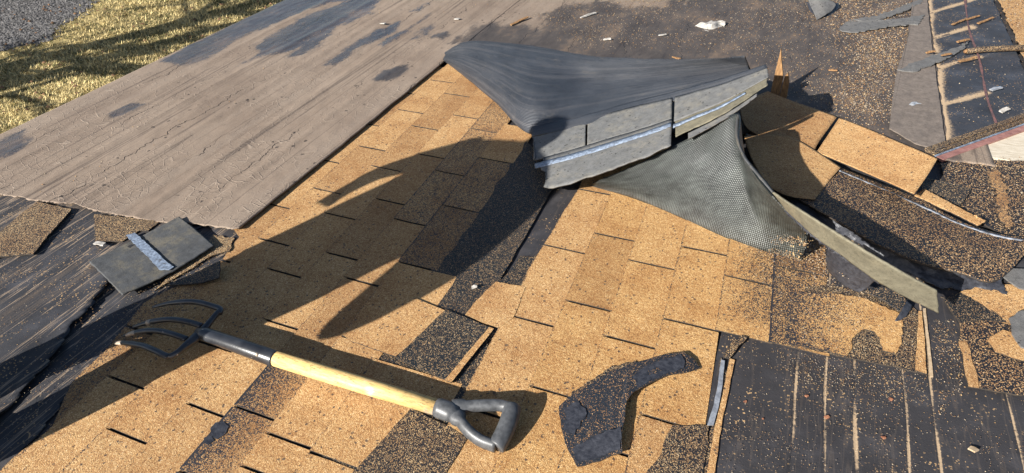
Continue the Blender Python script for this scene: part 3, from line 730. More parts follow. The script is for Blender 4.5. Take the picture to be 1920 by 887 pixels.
# D handle: socket neck, two arms, crossgrip
up = (P(971, 759, .048) - P(971, 759, .0)).normalized()
nk = [ax0 - axd * .012, ax0, ax0 + axd * .03, ax0 + axd * .055]
vs, fs = tube(nk, [R_ * 1.10, R_ * 1.22, (R_ * 1.25, R_ * 1.1), (R_ * 1.25, R_ * .9)], 18); mesh('neck', vs, fs, M['plastic'], fork)
armA = [P(848, 764, .044), P(876, 762, .046), P(906, 760, .048), P(938, 760, .047), P(958, 766, .046)]
armB = [P(850, 772, .044), P(864, 791, .042), P(881, 811, .036), P(903, 827, .030), P(930, 837, .027)]
vs, fs = tube(spline(armA, 16), [(.025, .020)] * 4 + [(.017, .018)] * 13, 14); mesh('grip_arm', vs, fs, M['plastic'], fork)
vs, fs = tube(spline(armB, 16), [(.025, .020)] * 4 + [(.0155, .021)] * 13, 14); mesh('grip_arm', vs, fs, M['plastic'], fork)
cg = [P(960, 763, .046), P(958, 775, .047), P(952, 795, .044), P(944, 814, .038), P(935, 831, .031), P(930, 838, .028)]
vs, fs = tube(spline(cg, 18), [(.020, .020), (.025, .025)] + [(.025, .025)] * 15 + [(.0245, .0245), (.023, .023)], 16); mesh('crossgrip', vs, fs, M['plastic'], fork)

# ------------------------------------------------------------------ peeled flap: membrane turned over with shingle backs on it
flap = thing('peeled_roofing_flap', tuple(P(1000, 260)), 'big blue-black membrane flap peeled back over the roof with upturned shingles along its edge', 'roofing flap')
TOP = [(836, 97, .035), (870, 79, .085), (930, 80, .115), (1010, 90, .120), (1100, 105, .135), (1200, 111, .190), (1300, 110, .280), (1397, 107, .385)]
BOT = [(832, 114, .012), (875, 147, .016), (930, 193, .020), (990, 247, .030), (1085, 227, .090), (1200, 196, .165), (1310, 169, .265), (1408, 141, .370)]
cols = []
for i, (t, b) in enumerate(zip(TOP, BOT)):
    tw = P(*t); back = tw + Vector((.03, .16 if i < 5 else .10, -t[2] * (.72 if i < 5 else .25)))
    if i < 4:
        under = P(*b) + Vector((.03 + .01 * i, .03, -.012 - .004 * i))
        m1 = P(b[0] + (t[0] - b[0]) * .30 - 2, b[1] + (t[1] - b[1]) * .30, b[2] + (t[2] - b[2]) * .62 + .012)
        m2 = P(b[0] + (t[0] - b[0]) * .65, b[1] + (t[1] - b[1]) * .65, b[2] + (t[2] - b[2]) * .90 + .012)
        cols.append([back, tw, m2, m1, P(*b), under])
    else:
        m1 = P(b[0] + (t[0] - b[0]) * .30, b[1] + (t[1] - b[1]) * .30, b[2] * .72 + t[2] * .22)
        m2 = P(b[0] + (t[0] - b[0]) * .65, b[1] + (t[1] - b[1]) * .65, b[2] * .35 + t[2] * .52)
        e = P(*b); cols.append([back, tw, m2, m1, e, e + Vector((.004, -.03, -.004))])
loft('membrane', cols, M['membrane'], flap, 70, 44, .004, bumpy=.003)
# band of membrane lining and upturned shingle strips
EDGE_T = [(997, 252, .036), (1100, 222, .098), (1180, 201, .155), (1262, 182, .225), (1350, 158, .310), (1440, 126, .395)]
EDGE_B = [(1018, 357, .045), (1080, 343, .088), (1145, 320, .135), (1210, 296, .180), (1262, 272, .222), (1360, 222, .310), (1446, 160, .390)]
def on(e, x):
    for (a, b) in zip(e, e[1:]):
        if x <= b[0]: break
    t = (x - a[0]) / (b[0] - a[0]); return (x, a[1] + (b[1] - a[1]) * t, a[2] + (b[2] - a[2]) * t)
def strip_cols(xs_t, xs_b, f0, f1, dz):
    out = []
    for a, b in zip(xs_t, xs_b):
        p, q = on(EDGE_T, a), on(EDGE_B, b); out.append([tuple(p[k] + (q[k] - p[k]) * f + (dz if k == 2 else 0) for k in range(3)) for f in np.linspace(f0, f1, 4)])
    return out
loft('membrane', [[(995, 238, .050), (997, 256, .042)], [(1085, 219, .102), (1090, 236, .096)], [(1180, 192, .160), (1185, 210, .155)], [(1262, 172, .230), (1268, 188, .226)], [(1350, 148, .315), (1356, 164, .310)], [(1436, 120, .398), (1440, 132, .396)]], M['membrane'], flap, 50, 6, .004, bumpy=.002)
def pc(name, a0, a1, b0, b1, f0, f1, mat, dz, nv=8, jag=(.002, .004, .002, .002), n=4, thick=.0032):
    return loft(name, strip_cols(np.linspace(a0, a1, n), np.linspace(b0, b1, n), f0, f1, dz), mat, flap, 24, nv, thick, jag=jag, bumpy=.0015, bf=16)
pc('shingle', 997, 1099, 1000, 1096, 0, .46, M['back'], .0035, jag=(.002, 0, .022, .001))
pc('shingle', 1102, 1260, 1099, 1259, 0, .46, M['back'], .0035, jag=(.002, 0, .001, .001))
pc('shingle', 1003, 1261, 1020, 1258, .44, 1.0, M['back'], .0045, jag=(0, .012, .024, .001), n=6)
pc('shingle', 1265, 1440, 1262, 1446, 0, .52, M['back'], .008, jag=(.002, 0, .001, .005), n=5)
pc('shingle', 1265, 1440, 1266, 1440, .50, .86, M['back_tan'], .007, jag=(0, .007, .002, .006), n=5)
pc('shingle', 1290, 1425, 1290, 1420, .90, 1.04, M['back'], .001, jag=(0, .004, .002, .004), n=4)
pc('sealant_strip', 1001, 1258, 1003, 1258, .505, .595, M['seal'], .0072, 2, (.003, .003, .004, 0), 6, .002)
pc('sealant_strip', 1262, 1400, 1262, 1398, .565, .645, M['seal'], .0108, 2, (.003, .003, 0, .004), 4, .002)

# second flap: woven underside standing up in a fold
fold = thing('folded_roofing_flap', tuple(P(1300, 420)), 'glossy black woven flap folded up in a triangle below the upturned shingles', 'roofing flap')
WV = [[(1112, 341, .040), (1111, 343, .028), (1110, 345, .016), (1109, 346, .006)],
      [(1172, 318, .105), (1178, 340, .080), (1184, 360, .040), (1190, 371, .004)],
      [(1245, 284, .175), (1256, 330, .125), (1264, 376, .058), (1270, 404, .003)],
      [(1310, 250, .245), (1325, 325, .170), (1340, 400, .075), (1350, 440, .003)],
      [(1383, 213, .335), (1388, 310, .225), (1402, 410, .098), (1415, 464, .003)],
      [(1386, 262, .345), (1412, 345, .235), (1438, 425, .105), (1452, 474, .004)],
      [(1412, 318, .345), (1446, 376, .245), (1474, 432, .125), (1480, 482, .006)],
      [(1452, 370, .322), (1488, 408, .245), (1516, 442, .155), (1504, 487, .014)]]
for c in WV:
    b = P(*c[-1]); c.append(b + Vector((.035, .05, -.001)))
loft('membrane', WV, M['weave'], fold, 60, 30, .005, bumpy=.0015, udir=(P(1480, 480) - P(1109, 346)).normalized(), stain=lambda u, v: max(0, (u - .62) / .38) * max(0, v - .2) * 1.35, jag=(.002, 0, 0, .01))
lip = [[(1383, 210, .338), (1388, 216, .333)], [(1380, 250, .346), (1387, 258, .340)], [(1392, 288, .350), (1401, 296, .344)], [(1418, 325, .346), (1431, 332, .338)], [(1450, 362, .325), (1462, 372, .316)]]
loft('torn_edge', lip, M['back_dark'], fold, 30, 2, .006, jag=(.004, .006, 0, 0))
# long curved strip arching out of the fold
arch = thing('curved_shingle_strip', tuple(P(1760, 587)), 'long tan-grey shingle strip arching from the woven fold to the bare underlayment', 'shingle strip')
TOPS = [(1449, 358, .330), (1513, 399, .345), (1590, 447, .335), (1667, 494, .300), (1757, 543, .235)]
BOTS = [(1478, 395, .275), (1530, 443, .265), (1574, 474, .245), (1655, 532, .195), (1762, 587, .130)]
loft('backing', [[a, tuple((p + q) / 2 for p, q in zip(a, b)), b] for a, b in zip(TOPS, BOTS)], M['back_tan'], arch, 50, 8, .006, bumpy=.002, bf=14, jag=(.002, .006, .002, .003))
loft('torn_edge', [[tuple(v + d for v, d in zip(b, (-2, -1, .0015))), tuple(v + d for v, d in zip(b, (-10, 2, -.010)))] for b in BOTS[:4]], M['tar'], arch, 40, 2, .005, jag=(0, .008, 0, 0))
loft('hanging_tab', [[(1552, 462, .215), (1549, 486, .140), (1555, 508, .075)], [(1600, 492, .205), (1590, 517, .135), (1580, 532, .080)], [(1648, 516, .190), (1632, 534, .130), (1612, 549, .085)]], M['tar'], arch, 20, 12, .005, jag=(0, .003, .006, .002))
scr = thing('torn_shingle', tuple(P(1655, 560)), 'speckled black shingle scrap wedged under the end of the curved strip', 'shingle')
loft('scrap', [[(1614, 546, .020), (1655, 536, .030)], [(1650, 560, .020), (1690, 548, .028)], [(1688, 586, .016), (1705, 572, .024)]], M['headlap'], scr, 14, 8, .005, jag=(.006, .004, .004, .006), bumpy=.002)
loft('torn_edge', [[(1700, 562, .030), (1712, 572, .018)], [(1690, 582, .026), (1702, 592, .012)], [(1676, 600, .012), (1684, 606, .006)]], M['tar'], scr, 10, 4, .004, jag=(.004, .004, .002, .002))

# ------------------------------------------------------------------ shingle stack at right
st1 = thing('lifted_shingle', tuple(P(1600, 300)), 'lifted two-tab tan shingle with a speckled black headlap, right of the flaps', 'shingle')
loft('tab', [[(1386, 192, .060), (1400, 240, .060), (1470, 270, .055), (1526, 284, .052)][::-1], [(1412, 182, .062), (1440, 225, .060), (1490, 250, .056), (1538, 262, .054)][::-1], [(1440, 171, .064), (1480, 187, .066), (1528, 203, .066), (1570, 218, .064)][::-1]], M['tab'], st1, 20, 14, .005, bumpy=.002)
loft('tab', [[(1574, 220, .072), (1630, 242, .085), (1700, 272, .105), (1758, 297, .125)], [(1553, 252, .064), (1610, 275, .075), (1680, 305, .095), (1738, 330, .115)], [(1531, 285, .056), (1590, 310, .068), (1655, 338, .085), (1714, 364, .105)]], M['tab'], st1, 20, 14, .005, bumpy=.002)
st2 = thing('lifted_shingle', tuple(P(1700, 430)), 'long bowed shingle strip with black speckled headlap and pale sealant line at the right', 'shingle')
HT = [(1398, 250, .050), (1480, 270, .046), (1560, 306, .044), (1640, 338, .042), (1720, 368, .042), (1800, 412, .046), (1868, 436, .048), (1930, 446, .046)]
HB = [(1462, 352, .055), (1505, 378, .066), (1560, 410, .078), (1640, 455, .080), (1720, 491, .074), (1800, 511, .064), (1868, 526, .056), (1935, 462, .050)]
loft('headlap', [[a, tuple((p + q) / 2 + (.004 if k == 2 else 0) for k, (p, q) in enumerate(zip(a, b))), b] for a, b in zip(HT, HB)], M['headlap_coarse'], st2, 60, 18, .006, bumpy=.003, jag=(0, .004, 0, .004))
loft('sealant_strip', [[(1574, 317, .0505), (1573, 321, .0505)], [(1660, 354, .0475), (1659, 358, .0475)], [(1740, 389, .0485), (1738, 393, .0485)], [(1800, 417, .0505), (1798, 421, .0505)], [(1870, 439, .052), (1869, 444, .052)], [(1930, 450, .050), (1930, 454, .050)]], M['seal_dull'], st2, 60, 2, .0006, jag=(.004, .004, 0, 0))
loft('tab', [[(1395, 255, .058), (1410, 300, .060), (1440, 350, .066)], [(1480, 255, .058), (1478, 305, .062), (1480, 368, .072)], [(1577, 313, .058), (1552, 342, .064), (1528, 374, .076)]], M['tab'], st2, 20, 14, .005, bumpy=.002)
loft('tab', [[(1712, 366, .046), (1735, 352, .048)], [(1770, 392, .050), (1795, 385, .052)], [(1835, 424, .052), (1852, 414, .054)]], M['tab'], st2, 24, 6, .005, jag=(.004, .008, .003, .006), bumpy=.003)
# dark felt ply between arch and stack
ply = thing('felt_scrap', tuple(P(1640, 470)), 'crumpled black felt ply under the bowed shingle strip', 'felt scrap')
loft('ply', [[(1470, 362, .050), (1500, 398, .040)], [(1560, 412, .055), (1590, 446, .030)], [(1640, 452, .058), (1660, 492, .022)], [(1720, 488, .055), (1750, 535, .012)], [(1800, 508, .045), (1800, 545, .006)], [(1880, 520, .035), (1890, 560, .006)]], M['tar'], ply, 60, 16, .004, bumpy=.010, bf=22, jag=(0, .006, 0, .006))

def scrap(name, label, cat, pts, mat, thick=.005, amp=.003, stain=None, group=None, stepl=.02):
    o = slab(name, pts, mat, None, thick, amp, stepl, stain)
    return tag(o, label, cat, group)
# right pile
scrap('torn_shingle', 'dark speckled shingle fragment under the corner of the two-tab shingle', 'shingle', [(1735, 332, .030), (1770, 340, .034), (1822, 354, .030), (1800, 386, .022), (1760, 376, .024), (1728, 356, .026)], M['headlap'])
scrap('torn_shingle', 'brown granule-covered shingle lying in the right corner below the rake board', 'shingle', [(1762, 305, .012), (1850, 300, .014), (1960, 302, .016), (1960, 450, .014), (1880, 440, .012), (1840, 418, .012), (1790, 380, .012)], M['headlap_coarse'], stain=.1)  # dark speckled tar and stain put shade into this piece's colour
scrap('torn_shingle', 'tan torn shingle strip lying among the dark debris below the rake board', 'shingle', [(1852, 326, .020), (1872, 318, .021), (1888, 350, .020), (1892, 392, .019), (1900, 424, .018), (1886, 428, .018), (1874, 398, .018), (1866, 360, .019)], M['tab'], .004, .010, .55, None, .014)
scrap('felt_scrap', 'grey felt corner with pale scratches at the right edge', 'felt scrap', [(1880, 517, .034), (1893, 503, .036), (1940, 505, .034), (1940, 545, .028), (1912, 540, .028)], M['grey_scrap'])
scrap('torn_shingle', 'tan torn shingle in half shade below the grey felt corner', 'shingle', [(1800, 548, .012), (1870, 530, .016), (1940, 540, .018), (1940, 600, .014), (1900, 610, .012), (1880, 606, .012), (1846, 580, .010)], M['tab'], stain=.25, amp=.005)
scrap('torn_shingle', 'black and tan shingle on bare underlayment at the right edge', 'shingle', [(1764, 556, .008), (1790, 566, .009), (1800, 610, .009), (1797, 640, .009), (1806, 672, .009), (1815, 724, .008), (1870, 734, .008), (1940, 744, .009), (1940, 600, .012), (1880, 600, .012), (1840, 575, .012)], M['headlap_coarse'], amp=.004)
scrap('torn_shingle', 'narrow tan shingle edge along the left side of the black and tan shingle', 'shingle', [(1797, 640, .0125), (1812, 640, .0125), (1828, 690, .0125), (1836, 728, .012), (1816, 725, .012), (1806, 672, .0125)], M['tab'], .003, .003)
scrap('torn_shingle', 'tan shingle patch beside the dark round scrap', 'shingle', [(1852, 640, .0155), (1880, 618, .016), (1940, 640, .017), (1940, 680, .016), (1900, 672, .0155), (1866, 660, .015)], M['tab'], .003, .006)
scrap('felt_scrap', 'dark rounded felt scrap cut off by the right edge', 'felt scrap', [(1892, 596, .028), (1915, 582, .03), (1945, 580, .03), (1945, 660, .024), (1915, 650, .024), (1898, 625, .026)], M['grey_scrap'])
scrap('torn_shingle', 'small dark shingle bit between the curved strip and the right pile', 'shingle', [(1770, 560, .010), (1800, 548, .013), (1852, 572, .011), (1886, 604, .014), (1850, 600, .012), (1800, 604, .0105)], M['headlap'])

# ------------------------------------------------------------------ far right: dark panel, rake trim
panel_px = [(1738, -60), (1742, 0), (1752, 80), (1764, 180), (1775, 272), (1830, 255), (1940, 214), (1940, 180), (1915, 120), (1890, 60), (1862, 0), (1840, -60)]
def panel():
    LN = [([(1740, -60), (1745, 60), (1758, 130), (1768, 200), (1777, 275)], .030)] + [(p, .026) for p in [[(1740, 24), (1770, 14), (1806, 4), (1830, -4)], [(1750, 70), (1790, 58), (1822, 49)], [(1760, 126), (1790, 116), (1838, 104)], [(1766, 194), (1800, 186), (1852, 172)], [(1775, 268), (1830, 252), (1940, 212)]]]
    LN = [(PP(p, .03), w) for p, w in LN]; poly = PP(panel_px, .03); x0, x1 = .74, 1.34; y0, y1 = 2.9, 6.2; nx, ny = 100, 150; vs, st, idx, fs = [], [], {}, []
    def V(i, j):
        if (i, j) not in idx:
            x = x0 + (x1 - x0) * i / nx; y = y0 + (y1 - y0) * j / ny; s_ = 0
            for ln, w in LN:
                for (a, b), (c, d) in zip(ln, ln[1:]):
                    t = max(0, min(1, ((x - a) * (c - a) + (y - b) * (d - b)) / ((c - a) ** 2 + (d - b) ** 2))); q = math.hypot(x - a - t * (c - a), y - b - t * (d - b)); s_ = max(s_, 1.05 * math.exp(-(q / w) * (1 + .6 * noise.noise(Vector((x * 12, y * 5, 0))))))
            idx[(i, j)] = len(vs); vs.append((x, y, .03 - .012 * max(0, min(1, s_)) + .004 * noise.noise(Vector((x * 4, y * 2, 7))))); st.append(max(0, s_))
        return idx[(i, j)]
    for j in range(ny):
        for i in range(nx):
            if in_poly(x0 + (i + .5) * (x1 - x0) / nx, y0 + (j + .5) * (y1 - y0) / ny, poly): fs.append((V(i, j), V(i + 1, j), V(i + 1, j + 1), V(i, j + 1)))
    me = bpy.data.meshes.new('underlayment_panel'); me.from_pydata(vs, [], fs); stain_attr(me, st); o = link('underlayment_panel', me, M['under_far'], None, True)
    md = o.modifiers.new('solid', 'SOLIDIFY'); md.thickness = .006; md.offset = -1; return o
pan = panel()
tag(pan, 'blue-black underlayment panel with tan dirt lines at upper right', 'underlayment')
def line(name, pts, wd, mat, parent, z, thick=.002):
    w = [P(a, b, z) for a, b in pts]; w = spline(w, 30); L, Rr = [], []
    for i, p in enumerate(w):
        d = (w[min(i + 1, 30)] - w[max(i - 1, 0)]).normalized(); nn = Vector((-d.y, d.x, 0)); k = wd * (1 + .8 * noise.noise(p * 25)); L.append(p + nn * k); Rr.append(p - nn * k)
    return slab(name, L + Rr[::-1], mat, parent, thick, 0)
g_ = mk_simple('red_chalk', (.055, .035, .038), (.17, .075, .065), 30, .8)
line('chalk_line', [(1808, -20), (1816, 50), (1836, 110), (1850, 180), (1868, 230)], .005, g_, pan, .0345)
gm = slab('granule_drift', [(1864, -60), (1866, 0), (1892, 60), (1917, 120), (1942, 185), (2000, 160), (1990, -60)], M['tab'], None, .004, .01, stain=.3, zoff=.026)
gm['kind'] = 'stuff'
flb = slab('felt_strip', [(1682, 130, .034), (1700, 80, .034), (1712, 0, .034), (1716, -50, .031), (1736, -50, .031), (1740, 20, .031), (1748, 90, .031), (1773, 272, .031), (1764, 282, .031), (1715, 268, .031), (1668, 240, .031), (1674, 180, .031)], M['felt_plain'], None, .005, .002)
tag(flb, 'plain grey-brown felt strip beside the dark panel', 'roofing felt')
rake = thing('rake_trim', tuple(P(1760, 288)), 'layered rake edge with faded red-brown metal and cream board at right', 'roof trim')
def bar(name, a, b, z0, z1, d0, d1, mat):
    """long bar along the rake; d0..d1 = offset across it, towards the camera"""
    A, B = P(*a), P(*b); u = (B - A); u.z = 0; u.normalize(); nn = Vector((u.y, -u.x, 0)); B = A + u * 1.6
    vs = []
    for z in (z0, z1):
        for p, d in ((A, d0), (B, d0), (B, d1), (A, d1)): q = p + nn * d; vs.append(Vector((q.x, q.y, z)))
    return mesh(name, vs, [(0, 3, 2, 1), (4, 5, 6, 7), (0, 1, 5, 4), (1, 2, 6, 5), (2, 3, 7, 6), (3, 0, 4, 7)], mat, rake, False)
ra, rb = (1744, 284, .028), (1920, 222, .028)
bar('felt_edge', ra, rb, .014, .034, -.026, .000, M['headlap_thick']); bar('granule_edge', ra, rb, .010, .031, .003, .022, M['headlap_thick'])
bar('metal_edge', ra, rb, .012, .022, .024, .032, M['seal']); bar('metal_edge', ra, rb, .006, .020, .034, .066, M['rake_metal'])
slab('board', [(1800, 287, .012), (1860, 263, .012), (1950, 225, .012), (1950, 310, .012), (1900, 302, .012), (1850, 293, .012)], M['cream_board'], rake, .010, .002)

# ------------------------------------------------------------------ scraps and debris
sq = thing('upturned_shingle', tuple(P(285, 478)), 'square grey shingle lying face down with a silver sealant stripe across it', 'shingle')
SQ = [[(166, 491, .022), (196, 520, .024), (228, 553, .030)], [(255, 447, .020), (290, 480, .024), (318, 512, .026)], [(336, 405, .034), (370, 432, .030), (402, 460, .026)]]
loft('backing', SQ, M['back_dark'], sq, 30, 20, .005, bumpy=.002, jag=(.002, .003, .003, .002), bf=12)
slab('sealant_strip', [(236, 441, .0275), (253, 436, .0275), (283, 464, .0295), (312, 490, .0315), (326, 500, .032), (317, 506, .032), (300, 506, .0315), (270, 475, .029)], M['seal'], sq, .002, .002, .012)
scrap('torn_shingle', 'speckled shingle tucked under the near edge of the cracked felt at far left', 'shingle', [(-40, 492, .020), (0, 481, .020), (62, 476, .020), (100, 430, .022), (134, 392, .022), (70, 378, .016), (40, 400, .016), (-40, 470, .016)], M['headlap_thick'], stain=-.1)
scrap('torn_shingle', 'short speckled shingle piece with a pale corner beside the upturned square', 'shingle', [(176, 402, .016), (188, 402, .016), (300, 415, .016), (278, 432, .018), (262, 432, .018), (230, 452, .018), (196, 452, .018), (180, 460, .018)], M['headlap_thick'], stain=-.1)
scrap('torn_shingle', 'small folded shingle corner below the upturned square', 'shingle', [(310, 535, .018), (350, 518, .020), (413, 489, .038), (411, 520, .034), (380, 530, .022), (345, 533, .018)], M['headlap'])
scrap('torn_shingle', 'gritty shingle rest along the edge of the shingle field by the fork', 'shingle', [(290, 545, .010), (330, 520, .012), (400, 478, .012), (430, 470, .012), (440, 447, .010), (400, 440, .010), (380, 470, .010), (330, 505, .010)], M['headlap_thick'], amp=.006, stain=-.3)
tarp = thing('torn_tar_piece', tuple(P(1130, 790)), 'black torn tar-coated shingle piece with a bent tail near the bottom', 'shingle')
slab('body', [(1048, 762, 0.0109), (1070, 742, 0.0133), (1110, 718, 0.0171), (1150, 694, 0.0195), (1190, 680, 0.0220), (1235, 667, 0.0245), (1282, 660, 0.0220), (1300, 672, 0.0183), (1313, 690, 0.0109), (1290, 697, 0.0208), (1250, 704, 0.0257), (1210, 723, 0.0282), (1190, 733, 0.0282), (1175, 752, 0.0307), (1171, 790, 0.0307), (1166, 815, 0.0319), (1167, 848, 0.0270), (1148, 853, 0.0220), (1125, 864, 0.0158), (1082, 874, 0.0109), (1066, 845, 0.0096), (1052, 800, 0.0102)], M['tar_grit'], tarp, .004, .0025, .02, lambda p: .0)
slab('tail', [(1186, 706, 0.0260), (1205, 690, 0.0260), (1240, 674, 0.0270), (1276, 664, 0.0251), (1284, 676, 0.0248), (1282, 690, 0.0251), (1250, 700, 0.0279), (1214, 717, 0.0301), (1196, 727, 0.0301)], M['tar'], tarp, .003, .003, .012)
slab('tar_smear', [(1072, 842, 0.0136), (1100, 826, 0.0186), (1140, 806, 0.0267), (1164, 800, 0.0332), (1163, 842, 0.0301), (1126, 857, 0.0186), (1084, 868, 0.0136)], M['tar'], tarp, .002, .004, .014)
slab('tar_smear', [(1056, 766, 0.0133), (1085, 752, 0.0174), (1100, 775, 0.0186), (1078, 815, 0.0143), (1062, 812, 0.0127)], M['tar'], tarp, .002, .006, .014)
slab('frayed_edge', [(1062, 746, .010), (1100, 716, .012), (1130, 700, .012), (1142, 690, .011), (1190, 676, .010), (1200, 690, .012), (1150, 716, .014), (1090, 748, .014)], M['headlap_thick'], tarp, .005, .006, .012)
def nail(px, py, r, z=.003):
    p = P(px, py, z); n = 9; ph = random.uniform(0, 6); top = [p + Vector((r * random.uniform(.55, 1.2) * math.cos(6.283 * k / n + ph), r * .75 * random.uniform(.55, 1.2) * math.sin(6.283 * k / n + ph), random.uniform(0, .0015))) for k in range(n)]
    o = slab('nail_head', top, M['rust'], roof, .003, 0); return o
for px, py, r in [(1398, 753, .0055), (1512, 742, .006), (1551, 782, .008), (1670, 748, .007), (1657, 820, .006), (1431, 785, .003)]: nail(px, py, r)
# scattered scraps on the far felt
scrap('felt_scrap', 'lower of two long grey felt strips near the top right', 'felt scrap', [(1575, 50, .034), (1590, 40, .036), (1640, 38, .040), (1700, 33, .040), (1733, 27, .040), (1722, 46, .038), (1690, 46, .036), (1650, 52, .034), (1610, 60, .032), (1580, 58, .032)], M['grey_scrap'], .006, .010)
scrap('felt_scrap', 'upper of two long grey felt strips near the top right', 'felt scrap', [(1592, 37, .030), (1640, 30, .032), (1690, 12, .034), (1730, -4, .034), (1728, 6, .034), (1680, 26, .032), (1640, 39, .030)], M['grey_scrap'], .006, .010)
scrap('felt_scrap', 'ragged dark strip lying across the edge of the dark panel', 'felt scrap', [(1682, 130, .038), (1715, 116, .040), (1760, 100, .042), (1800, 86, .042), (1818, 74, .044), (1806, 92, .042), (1770, 112, .040), (1740, 124, .040), (1712, 134, .038)], M['grey_scrap'], .006, .010)
cur = thing('felt_scrap', tuple(P(1540, 20)), 'curled dark felt piece at the top edge, left of the grey strips', 'felt scrap')
loft('felt', [[(1515, -2, .06), (1522, 15, .05), (1532, 36, .03)], [(1535, -6, .09), (1545, 10, .07), (1548, 28, .04)], [(1560, 2, .07), (1568, 8, .06), (1560, 20, .045)]], M['grey_scrap'], cur, 14, 10, .006, bumpy=.006)
loft('rim', [[(1512, 2, .05), (1520, 24, .02)], [(1540, 16, .05), (1545, 34, .02)], [(1572, 4, .05), (1575, 14, .03)]], M['tar'], cur, 14, 6, .005, bumpy=.006)
pap = thing('paper_scrap', tuple(P(1332, 48)), 'crumpled whitish scrap on the wet felt at top', 'scrap')
loft('sheet', [[(1303, 48, .02), (1312, 52, .015), (1322, 56, .012)], [(1318, 42, .04), (1330, 46, .045), (1338, 54, .02)], [(1340, 38, .045), (1348, 43, .035), (1356, 48, .02)], [(1360, 41, .035), (1361, 45, .03), (1356, 50, .018)]], M['paper'], pap, 16, 12, .002, bumpy=.012, bf=30)
loft('torn_bit', [[(1318, 55, .014), (1322, 62, .012)], [(1328, 58, .018), (1332, 63, .012)]], M['paper'], pap, 6, 4, .002, bumpy=.004, bf=30)
foil = thing('foil_scrap', tuple(P(1714, 199)), 'small crumpled silver scrap on the grey-brown felt strip', 'scrap')
loft('sheet', [[(1700, 200, .022), (1702, 205, .018)], [(1712, 191, .04), (1714, 202, .024)], [(1731, 195, .03), (1726, 201, .02)]], M['lead'], foil, 14, 8, .002, bumpy=.010, bf=40)
loft('crease', [[(1703, 202, .024), (1705, 206, .02)], [(1718, 199, .03), (1720, 204, .022)]], M['lead'], foil, 8, 4, .002, bumpy=.006, bf=40)
spl = thing('wood_splinter', tuple(P(1455, 175)), 'upright split wood splinter behind the corner of the upturned shingles', 'splinter')
b0, b1 = P(1446, 170, .02), P(1470, 175, .02)
def shard(name, pts, mat, par, th):
    w = [Vector(p) for p in pts]; n = len(w); ofs = Vector((.10, .99, 0)) * th; fs = [tuple(range(n)), tuple(range(2 * n - 1, n - 1, -1))] + [(i, (i + 1) % n, (i + 1) % n + n, i + n) for i in range(n)]
    return mesh(name, w + [p + ofs for p in w], fs, mat, par, False)
bx, by = P(1457, 178, .03).x, P(1457, 178, .03).y
shard('sliver', [(bx - .035, by, .0), (bx + .01, by + .005, .0), (bx + .012, by, .12), (bx + .0, by, .17), (bx - .014, by, .22), (bx - .024, by, .27), (bx - .030, by, .14)], M['wood_raw'], spl, .016)
shard('sliver', [(bx + .011, by + .002, .0), (bx + .048, by + .004, .0), (bx + .044, by, .10), (bx + .030, by, .15), (bx + .018, by, .13)], M['wood_raw'], spl, .020)
stk = thing('stick', tuple(P(1815, 96)), 'granule-crusted wooden stick lying over the dark panel at the right edge', 'stick')
v, f = tube([P(1812, 96, .055), P(1840, 93, .055), P(1880, 91, .055), P(1990, 88, .055)], [(.012, .014), (.016, .016), (.017, .016), (.017, .016)], 10); mesh('stick_bark', v, f, M['headlap_thick'], stk)
v, f = tube([P(1808, 97, .055), P(1812, 96, .055)], [(.006, .008), (.012, .0135)], 10); mesh('broken_end', v, f, M['wood_raw'], stk)
def chip(px, py, dx, dy, wd, mat, label, z=.02, name='wood_chip', grp='wood chips strewn over the roof'):
    a = P(px - dx, py - dy, z); b = P(px + dx, py + dy, z + .006); d = (b - a).normalized(); nn = Vector((-d.y, d.x, 0)) * wd
    vs = [a - nn * .6, a + nn, b + nn * .7, b - nn, a.lerp(b, .5) + nn * 1.2]
    vs = [v + Vector((random.uniform(-.25, .25) * wd, random.uniform(-.25, .25) * wd, random.uniform(0, .35) * wd)) for v in vs]
    o = slab(name, [vs[0], vs[3], vs[2], vs[4], vs[1]], mat, None, .005, .003, .014); return tag(o, label, 'chip', grp)
chip(974, 39, 16, -8, .010, M['wood_raw'], 'orange-brown wood chip on the sunlit far felt', .026)
chip(1103, 28, 14, -5, .012, M['paper'], 'pale curved chip on the dark wet felt', .026)
chip(1562, 131, 8, 0, .008, M['wood_raw'], 'short pale chip on the wet felt right of the splinter', .026)
chip(1800, 40, 14, -6, .008, M['wood_raw'], 'first short chip lying on the dark panel near its top', .042)
chip(1824, 33, 12, -4, .008, M['wood_raw'], 'middle short chip lying on the dark panel near its top', .042)
chip(1848, 38, 14, -6, .008, M['wood_raw'], 'longest chip lying on the dark panel near its top', .042)
chip(1806, 76, 10, -3, .010, M['wood_raw'], 'chip beside the ragged strip end on the dark panel', .05)
chip(1745, 97, 8, -2, .009, M['wood_raw'], 'chip on the dirt line beside the ragged strip', .045)
chip(1775, 102, 9, -2, .008, M['wood_raw'], 'chip on top of the ragged strip', .055)
chip(1815, 111, 16, -4, .009, M['wood_raw'], 'long chip on the third cross dirt line of the dark panel', .044)
chip(1868, 166, 9, -3, .012, M['lead'], 'silvery chip low on the dark panel', .042, 'metal_chip')
chip(1884, 206, 6, -4, .012, M['paper'], 'pale crumb near the rake edge of the dark panel', .042)
chip(1242, 65, 7, -1, .010, M['paper'], 'pale seed-like chip on the wet felt', .026)
chip(1138, 73, 7, -1, .010, M['paper'], 'small pale chip on the wet felt behind the flap', .026)
chip(1268, 108, 7, 2, .008, M['wood_raw'], 'tan chip at the far rim of the flap', .03)
chip(718, 44, 5, 0, .012, M['paper'], 'whitish fleck on the cracked felt at top', .03); chip(857, 35, 5, 0, .012, M['paper'], 'whitish fleck on the far felt', .03)
chip(1024, 164, 2, -5, .006, M['paper'], 'tiny upright pale chip resting on the flap', .10)
